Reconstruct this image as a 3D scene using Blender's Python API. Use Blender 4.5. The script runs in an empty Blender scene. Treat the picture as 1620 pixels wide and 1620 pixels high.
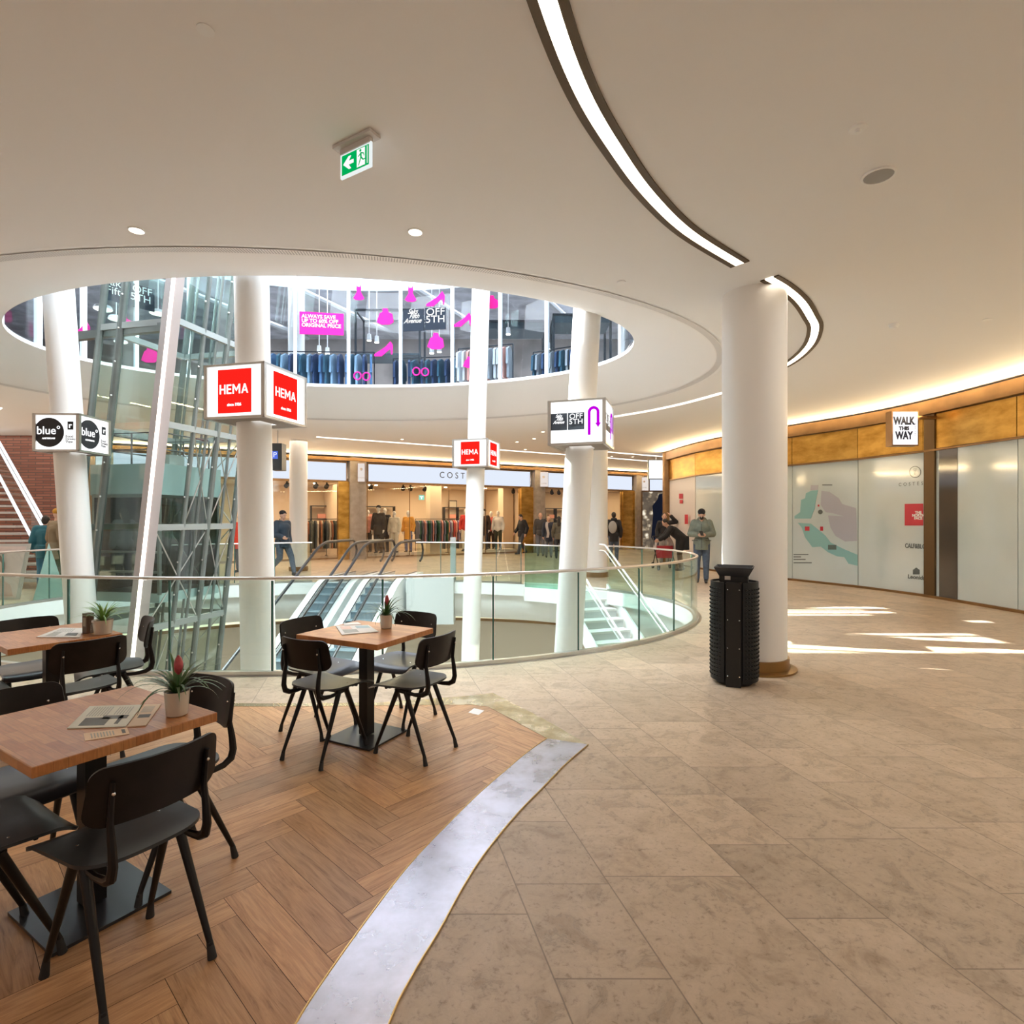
import bpy, bmesh, math, random
from mathutils import Vector, Matrix
random.seed(7)
SC = bpy.context.scene
COL = SC.collection
pi = math.pi
R = math.radians

# ------------------------------------------------------------------ camera, world, sun, big lights, exposure
CAMZ, F = 1.56, 900.0
cd = bpy.data.cameras.new('camera'); cam = bpy.data.objects.new('camera', cd); COL.objects.link(cam)
cam.location = (0, 0, CAMZ); cam.rotation_euler = (R(90), 0, 0)
cd.sensor_width = 36; cd.lens = 36 * F / 1620; cd.shift_y = 10 / 1620; cd.clip_start = .05; cd.clip_end = 200
SC.camera = cam
SC.view_settings.view_transform = 'Standard'; SC.view_settings.look = 'None'
SC.view_settings.gamma = 1; SC.view_settings.use_curve_mapping = False
SC.view_settings.exposure = 0.0
W = bpy.data.worlds.new('world'); SC.world = W; W.use_nodes = True
W.node_tree.nodes['Background'].inputs[0].default_value = (1.0, .83, .72, 1)
W.node_tree.nodes['Background'].inputs[1].default_value = .56
SUN_D = Vector((5.2, -1.2, -4.43))
def light(name, kind, loc, power, color=(1, 1, 1), direction=(0, 0, -1), size=1, size_y=None, shape='RECTANGLE', **kw):
    l = bpy.data.lights.new(name, kind); l.energy = power; l.color = color
    if kind == 'AREA':
        l.shape = shape; l.size = size
        if size_y: l.size_y = size_y
    elif kind in ('SPOT', 'POINT'): l.shadow_soft_size = size
    for k, v in kw.items(): setattr(l, k, v)
    o = bpy.data.objects.new(name, l); COL.objects.link(o); o.location = loc
    o.rotation_euler = Vector(direction).to_track_quat('-Z', 'Y').to_euler()
    return o
light('sun', 'SUN', (0, 9, 12), 42, (1, .97, .92), SUN_D, angle=R(.5))
light('void_fill_near', 'AREA', (-2.9, 6.95, 8.0), 760, (.88, .94, 1), (0, .78, -.62), 8, 1.4)  # added fill from the near side, brightens column fronts and far fascia
light('void_fill_left', 'AREA', (-7.6, 9.6, 7.9), 330, (.88, .94, 1), (1, 0, -.55), 1.2, 4)  # added fill from the left, brightens the columns' left sides
light('skylight', 'AREA', (-2.9, 9.6, 8.25), 1600, (.84, .92, 1), (0, 0, -1), 9.4, 5.2, 'ELLIPSE', spread=R(102))
light('hall_fill_near', 'AREA', (-1.5, -1.5, 3.8), 34, (1, .68, .46), (0, 0, -1), 9, 4)  # broad warm fill added behind the camera in place of unseen downlights
light('hall_fill_right', 'AREA', (5.0, 3.0, 3.85), 75, (.92, .97, 1), (0, 0, -1), 4, 6)  # added cool fill, stands in for daylight bouncing about the right side
light('hall_light_far', 'AREA', (3.5, 19.5, 3.85), 150, (1, .88, .76), (0, 0, -1), 9, 6)
light('hall_light_left', 'AREA', (-12, 13, 3.85), 130, (1, .88, .75), (0, 0, -1), 5, 7)
light('hall_light_back', 'AREA', (-6, 18, 3.85), 140, (1, .84, .66), (0, 0, -1), 6, 3)
light('lower_level_light', 'AREA', (-2.9, 9.9, -1.05), 420, (1, .93, .82), (0, 0, -1), 14, 11, 'ELLIPSE')
light('upper_store_light', 'AREA', (-2, 16.0, 7.9), 1500, (.9, .94, 1), (0, 0, -1), 20, 5)

# ------------------------------------------------------------------ node + material helpers
def newmat(name):
    m = bpy.data.materials.new(name); m.use_nodes = True; nt = m.node_tree
    return m, nt, nt.nodes['Principled BSDF']
def nd(nt, typ, ins=None, **props):
    n = nt.nodes.new(typ)
    for k, v in props.items(): setattr(n, k, v)
    for k, v in (ins or {}).items():
        if hasattr(v, 'links') and hasattr(v, 'is_output'): nt.links.new(v, n.inputs[k])
        else: n.inputs[k].default_value = v
    return n
def mth(nt, op, a, b=None, c=None):
    ins = {0: a}
    if b is not None: ins[1] = b
    if c is not None: ins[2] = c
    return nd(nt, 'ShaderNodeMath', ins, operation=op).outputs[0]
def mix(nt, f, a, b, mode='MIX'):
    n = nd(nt, 'ShaderNodeMix', data_type='RGBA', blend_type=mode)
    for i, v in ((0, f), (6, a), (7, b)):
        if hasattr(v, 'is_output'): nt.links.new(v, n.inputs[i])
        else: n.inputs[i].default_value = v if i == 0 else (tuple(v) + (1,))[:4]
    return n.outputs[2]
def ramp(nt, fac, stops):
    n = nd(nt, 'ShaderNodeValToRGB', {0: fac}); cr = n.color_ramp
    while len(cr.elements) < len(stops): cr.elements.new(.5)
    for e, (p, c) in zip(cr.elements, stops): e.position = p; e.color = (tuple(c) + (1,))[:4]
    return n.outputs[0]
MATS = {}
def P(name, col, rough=.5, metal=0, spec=.5, coat=0, emit=None, es=0, noise=0, nscale=8, alpha=1, bump=0):
    if name in MATS: return MATS[name]
    m, nt, b = newmat(name)
    b.inputs['Base Color'].default_value = (*col, 1); b.inputs['Roughness'].default_value = rough
    b.inputs['Metallic'].default_value = metal; b.inputs['Specular IOR Level'].default_value = spec
    b.inputs['Coat Weight'].default_value = coat; b.inputs['Coat Roughness'].default_value = .06
    if emit: b.inputs['Emission Color'].default_value = (*emit, 1); b.inputs['Emission Strength'].default_value = es
    if noise or bump:
        tc = nd(nt, 'ShaderNodeTexCoord'); n = nd(nt, 'ShaderNodeTexNoise', {'Vector': tc.outputs['Object'], 'Scale': nscale, 'Detail': 4})
        if noise:
            lo = tuple(c * (1 - noise) for c in col); hi = tuple(min(1, c * (1 + noise)) for c in col)
            nt.links.new(ramp(nt, n.outputs[0], [(.3, lo), (.7, hi)]), b.inputs['Base Color'])
        if bump:
            bp = nd(nt, 'ShaderNodeBump', {'Height': n.outputs[0], 'Strength': bump, 'Distance': .02})
            nt.links.new(bp.outputs[0], b.inputs['Normal'])
    MATS[name] = m
    return m
def E(name, col, s):
    if name in MATS: return MATS[name]
    m = bpy.data.materials.new(name); m.use_nodes = True; nt = m.node_tree; nt.nodes.clear()
    e = nd(nt, 'ShaderNodeEmission', {0: (*col, 1), 1: s}); o = nd(nt, 'ShaderNodeOutputMaterial'); nt.links.new(e.outputs[0], o.inputs[0])
    MATS[name] = m
    return m
def glass(name, tint, ior=1.45, boost=0.0):
    m = bpy.data.materials.new(name); m.use_nodes = True; nt = m.node_tree; nt.nodes.clear()
    fa = nd(nt, 'ShaderNodeLayerWeight', {'Blend': .5}).outputs[1]; f0 = ((ior - 1) / (ior + 1)) ** 2 + boost
    f = mth(nt, 'MULTIPLY_ADD', mth(nt, 'POWER', fa, 5), .8 * (1 - f0), f0)
    tr = nd(nt, 'ShaderNodeBsdfTransparent', {0: (*tint, 1)}); gl = nd(nt, 'ShaderNodeBsdfGlossy', {0: (1, 1, 1, 1), 'Roughness': .01})
    mx = nd(nt, 'ShaderNodeMixShader', {0: f, 1: tr.outputs[0], 2: gl.outputs[0]}); o = nd(nt, 'ShaderNodeOutputMaterial')
    nt.links.new(mx.outputs[0], o.inputs[0]); MATS[name] = m
    return m

plaster = P('plaster', (.85, .84, .825), .75)
white_paint = P('white_paint', (.86, .86, .85), .3, noise=.015, nscale=2)
column_paint = P('column_paint', (.84, .82, .79), .38)
steel = P('brushed_steel', (.62, .61, .59), .28, 1)
steel_dark = P('shaft_steel', (.20, .225, .215), .42, .7, noise=.15, nscale=3)
steel_lt = P('shaft_steel_light', (.33, .36, .345), .4, .6)
black = P('black_paint', (.007, .006, .006), .4, 0, .3)
black_matt = P('black_matt', (.014, .014, .015), .6)
chair_black = P('chair_veneer', (.010, .007, .006), .42, 0, .28, noise=.3, nscale=14)
seat_black = P('seat_veneer', (.022, .023, .026), .3, noise=.25, nscale=12)
chrome = P('chrome', (.8, .8, .8), .15, 1)
bronze = P('bronze_frame', (.25, .145, .065), .34, .85, noise=.15, nscale=3)
brass_dk = P('brass_base', (.32, .19, .07), .3, .9)
white_e = E('sign_face', (1, 1, 1), 1.5)
led = E('led_warm', (1, .87, .7), 5.5)
led_thin = E('led_line', (1, .9, .78), 3)
lamp_e = E('lamp_warm', (1, .84, .62), 14)
rail_glass = glass('rail_glass', (.9, .965, .94), 1.4, .0)
clear_glass = glass('clear_glass', (.93, .97, .96), 1.45, .0)
shop_glass = glass('shop_glass', (.97, .975, .97), 1.3)
lift_glass = glass('lift_glass', (.90, .955, .94), 1.45, .0)
tint_glass = glass('dark_glass', (.78, .82, .8), 1.45, .0)
upper_glass = glass('upper_glass', (.88, .93, .97), 1.2, .0)

def stone_mat():
    m, nt, b = newmat('limestone_floor')
    tc = nd(nt, 'ShaderNodeTexCoord'); sp = nd(nt, 'ShaderNodeSeparateXYZ', {0: tc.outputs['Object']})
    X, Y = sp.outputs[0], sp.outputs[1]
    c = mth(nt, 'ADD', mth(nt, 'MULTIPLY_ADD', Y, .258, X), 19.96)
    mm = mth(nt, 'FRACT', c); nn = mth(nt, 'FLOOR', c); big = mth(nt, 'LESS_THAN', mm, .6)
    row = mth(nt, 'MULTIPLY_ADD', nn, 2, big)
    d1 = mth(nt, 'MINIMUM', mth(nt, 'MINIMUM', mm, mth(nt, 'ABSOLUTE', mth(nt, 'SUBTRACT', mm, .6))), mth(nt, 'SUBTRACT', 1, mm))
    L = mth(nt, 'MULTIPLY_ADD', big, .3, .5)
    wn = nd(nt, 'ShaderNodeTexWhiteNoise', {'W': row}, noise_dimensions='1D')
    t = mth(nt, 'ADD', mth(nt, 'ADD', mth(nt, 'DIVIDE', Y, L), wn.outputs[0]), 50)
    tf = mth(nt, 'FRACT', t); d2 = mth(nt, 'MULTIPLY', mth(nt, 'MINIMUM', tf, mth(nt, 'SUBTRACT', 1, tf)), L)
    d = mth(nt, 'MINIMUM', d1, d2)
    grout = nd(nt, 'ShaderNodeMapRange', {0: d, 1: .0015, 2: .004, 3: 1, 4: 0}).outputs[0]
    cv = nd(nt, 'ShaderNodeCombineXYZ', {0: row, 1: mth(nt, 'FLOOR', t)})
    tn = nd(nt, 'ShaderNodeTexWhiteNoise', {0: cv.outputs[0]}, noise_dimensions='3D')
    off = nd(nt, 'ShaderNodeVectorMath', {0: tn.outputs['Color'], 1: (40, 40, 40)}, operation='MULTIPLY')
    pv = nd(nt, 'ShaderNodeVectorMath', {0: tc.outputs['Object'], 1: off.outputs[0]}, operation='ADD')
    n1 = nd(nt, 'ShaderNodeTexNoise', {'Vector': pv.outputs[0], 'Scale': 5.5, 'Detail': 8, 'Roughness': .68, 'Distortion': .9})
    n2 = nd(nt, 'ShaderNodeTexNoise', {'Vector': pv.outputs[0], 'Scale': 38, 'Detail': 5, 'Roughness': .7, 'Distortion': .4})
    n3 = nd(nt, 'ShaderNodeTexNoise', {'Vector': pv.outputs[0], 'Scale': 1.6, 'Detail': 3})
    base = ramp(nt, n1.outputs[0], [(.30, (.35, .255, .175)), (.46, (.475, .365, .262)), (.62, (.54, .42, .31))])
    speck = ramp(nt, n2.outputs[0], [(.33, (.66, .63, .60)), (.43, (.96, .96, .96)), (.55, (1.03, 1.03, 1.03))])
    vein = mth(nt, 'ABSOLUTE', mth(nt, 'SUBTRACT', n1.outputs[0], .43))
    veinm = nd(nt, 'ShaderNodeMapRange', {0: vein, 1: 0, 2: .016, 3: .5, 4: 0}).outputs[0]
    col = mix(nt, 1.0, base, speck, 'MULTIPLY')
    col = mix(nt, mth(nt, 'MULTIPLY', veinm, mth(nt, 'GREATER_THAN', n3.outputs[0], .5)), col, (.24, .20, .165))
    tv = mth(nt, 'MULTIPLY_ADD', tn.outputs[0], .24, .85)
    tcol = nd(nt, 'ShaderNodeCombineColor', {0: tv, 1: tv, 2: tv})
    col = mix(nt, 1.0, col, tcol.outputs[0], 'MULTIPLY')
    col = mix(nt, mth(nt, 'MULTIPLY', grout, .75), col, (.17, .13, .10))
    nt.links.new(col, b.inputs['Base Color'])
    nt.links.new(mth(nt, 'MULTIPLY_ADD', n2.outputs[0], .25, .27), b.inputs['Roughness'])
    b.inputs['Specular IOR Level'].default_value = .4
    bp = nd(nt, 'ShaderNodeBump', {'Height': mth(nt, 'SUBTRACT', n2.outputs[0], grout), 'Strength': .12, 'Distance': .01})
    nt.links.new(bp.outputs[0], b.inputs['Normal'])
    return m
stone = stone_mat()
def wood_mat():
    m, nt, b = newmat('oak_herringbone')
    uv = nd(nt, 'ShaderNodeUVMap', uv_map='UVMap'); at = nd(nt, 'ShaderNodeAttribute', attribute_name='tone')
    mp = nd(nt, 'ShaderNodeMapping', {'Vector': uv.outputs[0], 'Scale': (1.3, 14, 1)})
    n1 = nd(nt, 'ShaderNodeTexNoise', {'Vector': mp.outputs[0], 'Scale': 2.2, 'Detail': 7, 'Roughness': .65, 'Distortion': 1.6})
    mp2 = nd(nt, 'ShaderNodeMapping', {'Vector': uv.outputs[0], 'Scale': (3, 90, 1)})
    n2 = nd(nt, 'ShaderNodeTexNoise', {'Vector': mp2.outputs[0], 'Scale': 3, 'Detail': 3})
    base = ramp(nt, n1.outputs[0], [(.30, (.30, .15, .065)), (.42, (.47, .255, .12)), (.6, (.60, .345, .17))])
    fine = ramp(nt, n2.outputs[0], [(.35, (.9, .88, .86)), (.6, (1.02, 1.02, 1.02))])
    col = mix(nt, 1, base, fine, 'MULTIPLY'); col = mix(nt, 1, col, at.outputs['Color'], 'MULTIPLY')
    nt.links.new(col, b.inputs['Base Color'])
    nt.links.new(mth(nt, 'MULTIPLY_ADD', n2.outputs[0], .2, .3), b.inputs['Roughness'])
    b.inputs['Specular IOR Level'].default_value = .4
    return m
wood = wood_mat()
def block_mat():
    m, nt, b = newmat('butcher_block')
    tc = nd(nt, 'ShaderNodeTexCoord')
    mp = nd(nt, 'ShaderNodeMapping', {'Vector': tc.outputs['Object'], 'Rotation': (0, 0, R(0))})
    br = nd(nt, 'ShaderNodeTexBrick', {'Vector': mp.outputs[0], 'Color1': (.40, .155, .052, 1), 'Color2': (.56, .265, .105, 1), 'Mortar': (.3, .12, .045, 1),
                                      'Scale': 1, 'Mortar Size': .0008, 'Brick Width': .16, 'Row Height': .042, 'Bias': 0})
    mp2 = nd(nt, 'ShaderNodeMapping', {'Vector': tc.outputs['Object'], 'Scale': (6, 60, 12)})
    n = nd(nt, 'ShaderNodeTexNoise', {'Vector': mp2.outputs[0], 'Scale': 2, 'Detail': 4})
    col = mix(nt, 1, br.outputs[0], ramp(nt, n.outputs[0], [(.3, (.8, .78, .75)), (.65, (1.08, 1.06, 1.03))]), 'MULTIPLY')
    nt.links.new(col, b.inputs['Base Color']); b.inputs['Roughness'].default_value = .3; b.inputs['Specular IOR Level'].default_value = .45
    return m
block = block_mat()
def brass_mat(name, lo, hi, rough, scale=(1, 1, 2.5)):
    m, nt, b = newmat(name)
    tc = nd(nt, 'ShaderNodeTexCoord'); mp = nd(nt, 'ShaderNodeMapping', {'Vector': tc.outputs['Object'], 'Scale': scale})
    n = nd(nt, 'ShaderNodeTexNoise', {'Vector': mp.outputs[0], 'Scale': 1.7, 'Detail': 5, 'Roughness': .6})
    nt.links.new(ramp(nt, n.outputs[0], [(.35, lo), (.65, hi)]), b.inputs['Base Color'])
    nt.links.new(mth(nt, 'MULTIPLY_ADD', n.outputs[0], .3, rough - .1), b.inputs['Roughness'])
    b.inputs['Metallic'].default_value = .92
    return m
gold = brass_mat('patinated_brass', (.36, .19, .035), (.64, .38, .095), .3)
strip_brass = brass_mat('floor_brass_sky_tint', (.36, .33, .35), (.50, .48, .54), .24, (3, 3, 3))  # lilac tint puts the sky's reflection into the metal colour
def brick_mat():
    m, nt, b = newmat('red_brick')
    tc = nd(nt, 'ShaderNodeTexCoord'); sp = nd(nt, 'ShaderNodeSeparateXYZ', {0: tc.outputs['Object']})
    cv = nd(nt, 'ShaderNodeCombineXYZ', {0: sp.outputs[0], 1: sp.outputs[2]})
    br = nd(nt, 'ShaderNodeTexBrick', {'Vector': cv.outputs[0], 'Color1': (.20, .075, .055, 1), 'Color2': (.32, .135, .10, 1), 'Mortar': (.12, .075, .065, 1),
                                      'Scale': 1, 'Mortar Size': .012, 'Brick Width': .42, 'Row Height': .075, 'Bias': 0})
    nt.links.new(br.outputs[0], b.inputs['Base Color']); b.inputs['Roughness'].default_value = .85
    bp = nd(nt, 'ShaderNodeBump', {'Height': br.outputs['Fac'], 'Strength': -.6, 'Distance': .02}); nt.links.new(bp.outputs[0], b.inputs['Normal'])
    return m
brick = brick_mat()
def vent_mat():
    m, nt, b = newmat('vent_slots')
    uv = nd(nt, 'ShaderNodeUVMap', uv_map='UVMap'); sp = nd(nt, 'ShaderNodeSeparateXYZ', {0: uv.outputs[0]})
    f = mth(nt, 'FRACT', sp.outputs[0]); g = mth(nt, 'GREATER_THAN', f, .52)
    v = mth(nt, 'MULTIPLY', mth(nt, 'GREATER_THAN', sp.outputs[1], .12), mth(nt, 'LESS_THAN', sp.outputs[1], .88))
    nt.links.new(mix(nt, mth(nt, 'MULTIPLY', g, v), (.82, .8, .78), (.42, .41, .41)), b.inputs['Base Color'])
    return m

# ------------------------------------------------------------------ mesh builder
def frame(o, xd, up=(0, 0, 1)):
    x = Vector(xd).normalized(); u = Vector(up).normalized(); n = x.cross(u)
    M = Matrix.Identity(4)
    for i, v in enumerate((x, u, n)):
        for j in range(3): M[j][i] = v[j]
    M.translation = Vector(o)
    return M
class MB:
    def __init__(s): s.v = []; s.f = []; s.uv = {}; s.tone = {}; s.mi = {}
    def add(s, vs, fs, M=None, mi=0):
        b = len(s.v)
        for p in vs:
            p = Vector(p); s.v.append(M @ p if M else p)
        for f in fs:
            if mi: s.mi[len(s.f)] = mi
            s.f.append([b + i for i in f])
        return b
    def box(s, c, d, M=None, rz=0, mi=0):
        x, y, z = (k / 2 for k in d); T = Matrix.Translation(c) @ Matrix.Rotation(rz, 4, 'Z')
        if M: T = M @ T
        s.add([(-x, -y, -z), (x, -y, -z), (x, y, -z), (-x, y, -z), (-x, -y, z), (x, -y, z), (x, y, z), (-x, y, z)],
              [(0, 3, 2, 1), (4, 5, 6, 7), (0, 1, 5, 4), (1, 2, 6, 5), (2, 3, 7, 6), (3, 0, 4, 7)], T, mi)
        return s
    def cone(s, a, b, ra, rb, n=14, M=None, flat=1, up=None, mi=0):
        a = Vector(a); b = Vector(b); d = (b - a).normalized()
        u = Vector(up) if up else (Vector((0, 0, 1)) if abs(d.z) < .9 else Vector((1, 0, 0)))
        e1 = d.cross(u).normalized(); e2 = d.cross(e1).normalized()
        vs = []
        for p, r in ((a, ra), (b, rb)):
            for k in range(n): t = 2 * pi * k / n; vs.append(p + e1 * (r * math.cos(t)) + e2 * (r * flat * math.sin(t)))
        fs = [(k, (k + 1) % n, n + (k + 1) % n, n + k) for k in range(n)] + [tuple(range(n))[::-1], tuple(range(n, 2 * n))]
        s.add(vs, fs, M, mi)
        return s
    def tube(s, pts, r, n=8, M=None, closed=False, flat=1, rs=None, up=(0, 0, 1)):
        pts = [Vector(p) for p in pts]; m = len(pts); vs = []; pe = None
        for i, p in enumerate(pts):
            a = pts[i - 1] if (i or closed) else p; c = pts[(i + 1) % m] if (i < m - 1 or closed) else p
            d = (c - a).normalized(); e1 = d.cross(Vector(up))
            if e1.length < .05: e1 = pe if pe else d.cross(Vector((1, 0, 0)))
            e1.normalize()
            if pe and e1.dot(pe) < 0: e1 = -e1
            pe = e1; e2 = d.cross(e1).normalized(); rr = rs[i] if rs else r
            for k in range(n): t = 2 * pi * k / n; vs.append(p + e1 * (rr * math.cos(t)) + e2 * (rr * flat * math.sin(t)))
        fs = []
        for i in range(m if closed else m - 1):
            j = (i + 1) % m
            for k in range(n): fs.append((i * n + k, i * n + (k + 1) % n, j * n + (k + 1) % n, j * n + k))
        if not closed: fs += [tuple(range(n))[::-1], tuple(range((m - 1) * n, m * n))]
        s.add(vs, fs, M)
        return s
    def prism(s, poly, z0, z1, M=None, mi=0):
        n = len(poly); vs = [(p[0], p[1], z0) for p in poly] + [(p[0], p[1], z1) for p in poly]
        fs = [(k, (k + 1) % n, n + (k + 1) % n, n + k) for k in range(n)] + [tuple(range(n))[::-1], tuple(range(n, 2 * n))]
        s.add(vs, fs, M, mi)
        return s
    def lathe(s, prof, c=(0, 0, 0), n=24, M=None):
        vs = []; fs = []; m = len(prof)
        for r, z in prof:
            for k in range(n): t = 2 * pi * k / n; vs.append((c[0] + r * math.cos(t), c[1] + r * math.sin(t), c[2] + z))
        for i in range(m - 1):
            for k in range(n): fs.append((i * n + k, i * n + (k + 1) % n, (i + 1) * n + (k + 1) % n, (i + 1) * n + k))
        fs += [tuple(range(n))[::-1], tuple(range((m - 1) * n, m * n))]
        s.add(vs, fs, M)
        return s
    def ell(s, c, r, M=None, nu=14, nv=9, mi=0):
        vs = [(c[0], c[1], c[2] + r[2])]
        for i in range(1, nv):
            for k in range(nu):
                ph = pi * i / nv; t = 2 * pi * k / nu
                vs.append((c[0] + r[0] * math.sin(ph) * math.cos(t), c[1] + r[1] * math.sin(ph) * math.sin(t), c[2] + r[2] * math.cos(ph)))
        vs.append((c[0], c[1], c[2] - r[2])); L = len(vs) - 1
        fs = [(0, 1 + k, 1 + (k + 1) % nu) for k in range(nu)]
        for i in range(nv - 2):
            for k in range(nu): a = 1 + i * nu; fs.append((a + k, a + nu + k, a + nu + (k + 1) % nu, a + (k + 1) % nu))
        a = 1 + (nv - 2) * nu
        fs += [(L, a + (k + 1) % nu, a + k) for k in range(nu)]
        s.add(vs, fs, M, mi)
        return s
    def cap(s, a, b, ra, rb, M=None):
        s.cone(a, b, ra, rb, 12, M); s.ell(a, (ra,) * 3, M, 12, 7); s.ell(b, (rb,) * 3, M, 12, 7)
        return s
    def sheet(s, fn, nu, nv, th, M=None):
        """thick curved sheet, fn(u,v)->point, u,v in 0..1"""
        g = [[Vector(fn(i / nu, j / nv)) for j in range(nv + 1)] for i in range(nu + 1)]
        vs = []
        for side in (0, 1):
            for i in range(nu + 1):
                for j in range(nv + 1):
                    du = g[min(i + 1, nu)][j] - g[max(i - 1, 0)][j]; dv = g[i][min(j + 1, nv)] - g[i][max(j - 1, 0)]
                    nn = du.cross(dv); nn = nn.normalized() if nn.length > 1e-9 else Vector((0, 0, 1))
                    vs.append(g[i][j] + nn * (th / 2 if side else -th / 2))
        q = (nu + 1) * (nv + 1); ix = lambda i, j: i * (nv + 1) + j; fs = []
        for i in range(nu):
            for j in range(nv):
                a = (ix(i, j), ix(i + 1, j), ix(i + 1, j + 1), ix(i, j + 1)); fs.append(a[::-1]); fs.append(tuple(q + k for k in a))
        per = [(i, 0) for i in range(nu)] + [(nu, j) for j in range(nv)] + [(i, nv) for i in range(nu, 0, -1)] + [(0, j) for j in range(nv, 0, -1)]
        for k in range(len(per)):
            a = ix(*per[k]); b = ix(*per[(k + 1) % len(per)]); fs.append((a, b, q + b, q + a))
        s.add(vs, fs, M)
        return s
    def build(s, name, mats, parent=None, smooth=True, world=False, ang=32):
        me = bpy.data.meshes.new(name); off = Vector((0, 0, 0))
        if world and parent:
            p = parent
            while p: off += p.location; p = p.parent
        me.from_pydata([tuple(v - off) for v in s.v], [], s.f)
        if not isinstance(mats, (list, tuple)): mats = [mats]
        for m in mats: me.materials.append(m)
        for k, v in s.mi.items(): me.polygons[k].material_index = v
        bm = bmesh.new(); bm.from_mesh(me)
        if not s.uv: bmesh.ops.recalc_face_normals(bm, faces=bm.faces)
        bm.to_mesh(me); bm.free()
        if s.uv:
            ul = me.uv_layers.new(name='UVMap')
            for k, uvs in s.uv.items():
                for li, u in zip(me.polygons[k].loop_indices, uvs): ul.data[li].uv = u
        if s.tone:
            ca = me.color_attributes.new('tone', 'FLOAT_COLOR', 'CORNER')
            for k, t in s.tone.items():
                for li in me.polygons[k].loop_indices: ca.data[li].color = (*t, 1)
        if smooth:
            me.polygons.foreach_set('use_smooth', [True] * len(me.polygons)); me.set_sharp_from_angle(angle=R(ang))
        o = bpy.data.objects.new(name, me); COL.objects.link(o)
        if parent: o.parent = parent
        return o
def tag(o, label=None, cat=None, group=None, kind=None):
    if label: o['label'] = label
    if cat: o['category'] = cat
    if group: o['group'] = group
    if kind: o['kind'] = kind
    return o
def thing(name, label, cat, loc=(0, 0, 0), rz=0, group=None):
    o = bpy.data.objects.new(name, None); COL.objects.link(o); o.location = loc; o.rotation_euler = (0, 0, rz)
    o.empty_display_size = .1
    return tag(o, label, cat, group)
def struct(o): o['kind'] = 'structure'; return o
KIDS = {}
def copy_tree(o, loc=None, rz=None, label=None, group=None, parent=None):
    c = o.copy(); COL.objects.link(c)
    if parent: c.parent = parent
    if loc is not None: c.location = loc
    if rz is not None: c.rotation_euler = (0, 0, rz)
    if label: c['label'] = label
    if group: c['group'] = group
    for ch in o.children: copy_tree(ch, parent=c)
    return c
def remeshed(name, mb, voxel, mat, parent=None, smooth_it=3):
    o = mb.build(name, mat, parent, smooth=False)
    md = o.modifiers.new('r', 'REMESH'); md.mode = 'VOXEL'; md.voxel_size = voxel
    if smooth_it: sm = o.modifiers.new('s', 'SMOOTH'); sm.iterations = smooth_it; sm.factor = .5
    dg = bpy.context.evaluated_depsgraph_get(); ev = o.evaluated_get(dg)
    me = bpy.data.meshes.new_from_object(ev); old = o.data; o.modifiers.clear(); o.data = me; me.name = name; bpy.data.meshes.remove(old)
    if not me.materials: me.materials.append(mat)
    me.polygons.foreach_set('use_smooth', [True] * len(me.polygons))
    return o
def text(name, s, size, mat, M, parent=None, depth=.003, shear=0, spacing=1.0, ax='CENTER', ay='CENTER', bold=0, line=1.0, sx=1):
    c = bpy.data.curves.new(name, 'FONT'); c.body = s; c.size = size; c.extrude = depth; c.shear = shear; c.space_character = spacing
    c.align_x = ax; c.align_y = ay; c.offset = bold; c.space_line = line; c.resolution_u = 4
    t = bpy.data.objects.new(name, c); COL.objects.link(t)
    me = bpy.data.meshes.new_from_object(t.evaluated_get(bpy.context.evaluated_depsgraph_get()))
    bpy.data.objects.remove(t); bpy.data.curves.remove(c)
    off = Vector((0, 0, 0)); p = parent
    while p: off += p.location; p = p.parent
    me.transform(Matrix.Translation(-off) @ M @ Matrix.Diagonal((sx, 1, 1, 1))); me.materials.clear(); me.materials.append(mat); me.name = name
    o = bpy.data.objects.new(name, me); COL.objects.link(o)
    if parent: o.parent = parent
    return o
def XP(px, Y): return (px - 810) / F * Y
def ZP(py, Y): return CAMZ + (820 - py) / F * Y
def PT(px, py, z):
    Y = F * (z - CAMZ) / (820 - py); return Vector((XP(px, Y), Y, z))

# ------------------------------------------------------------------ setting: floor with oval void
CE, EA, EB = (-2.9, 9.9), 5.9, 4.2            # void in the floor
CR, RA, RB = (-2.9, 9.3), 6.2, 4.45           # ring where ceiling starts to roll up
CL, LA, LB, LZ = (-2.98, 9.6), 5.0, 2.87, 4.43   # lip of the upper storey
CH = 3.9
NSEG = 160
def ell(c, a, b, t): return Vector((c[0] + a * math.cos(t), c[1] + b * math.sin(t), 0))
def rect_hit(c, t, x0, x1, y0, y1):
    dx, dy = math.cos(t), math.sin(t); k = 1e9
    if dx > 1e-9: k = min(k, (x1 - c[0]) / dx)
    if dx < -1e-9: k = min(k, (x0 - c[0]) / dx)
    if dy > 1e-9: k = min(k, (y1 - c[1]) / dy)
    if dy < -1e-9: k = min(k, (y0 - c[1]) / dy)
    return Vector((c[0] + dx * k, c[1] + dy * k, 0))
RECT = (-22, 16, -7, 36)
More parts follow.
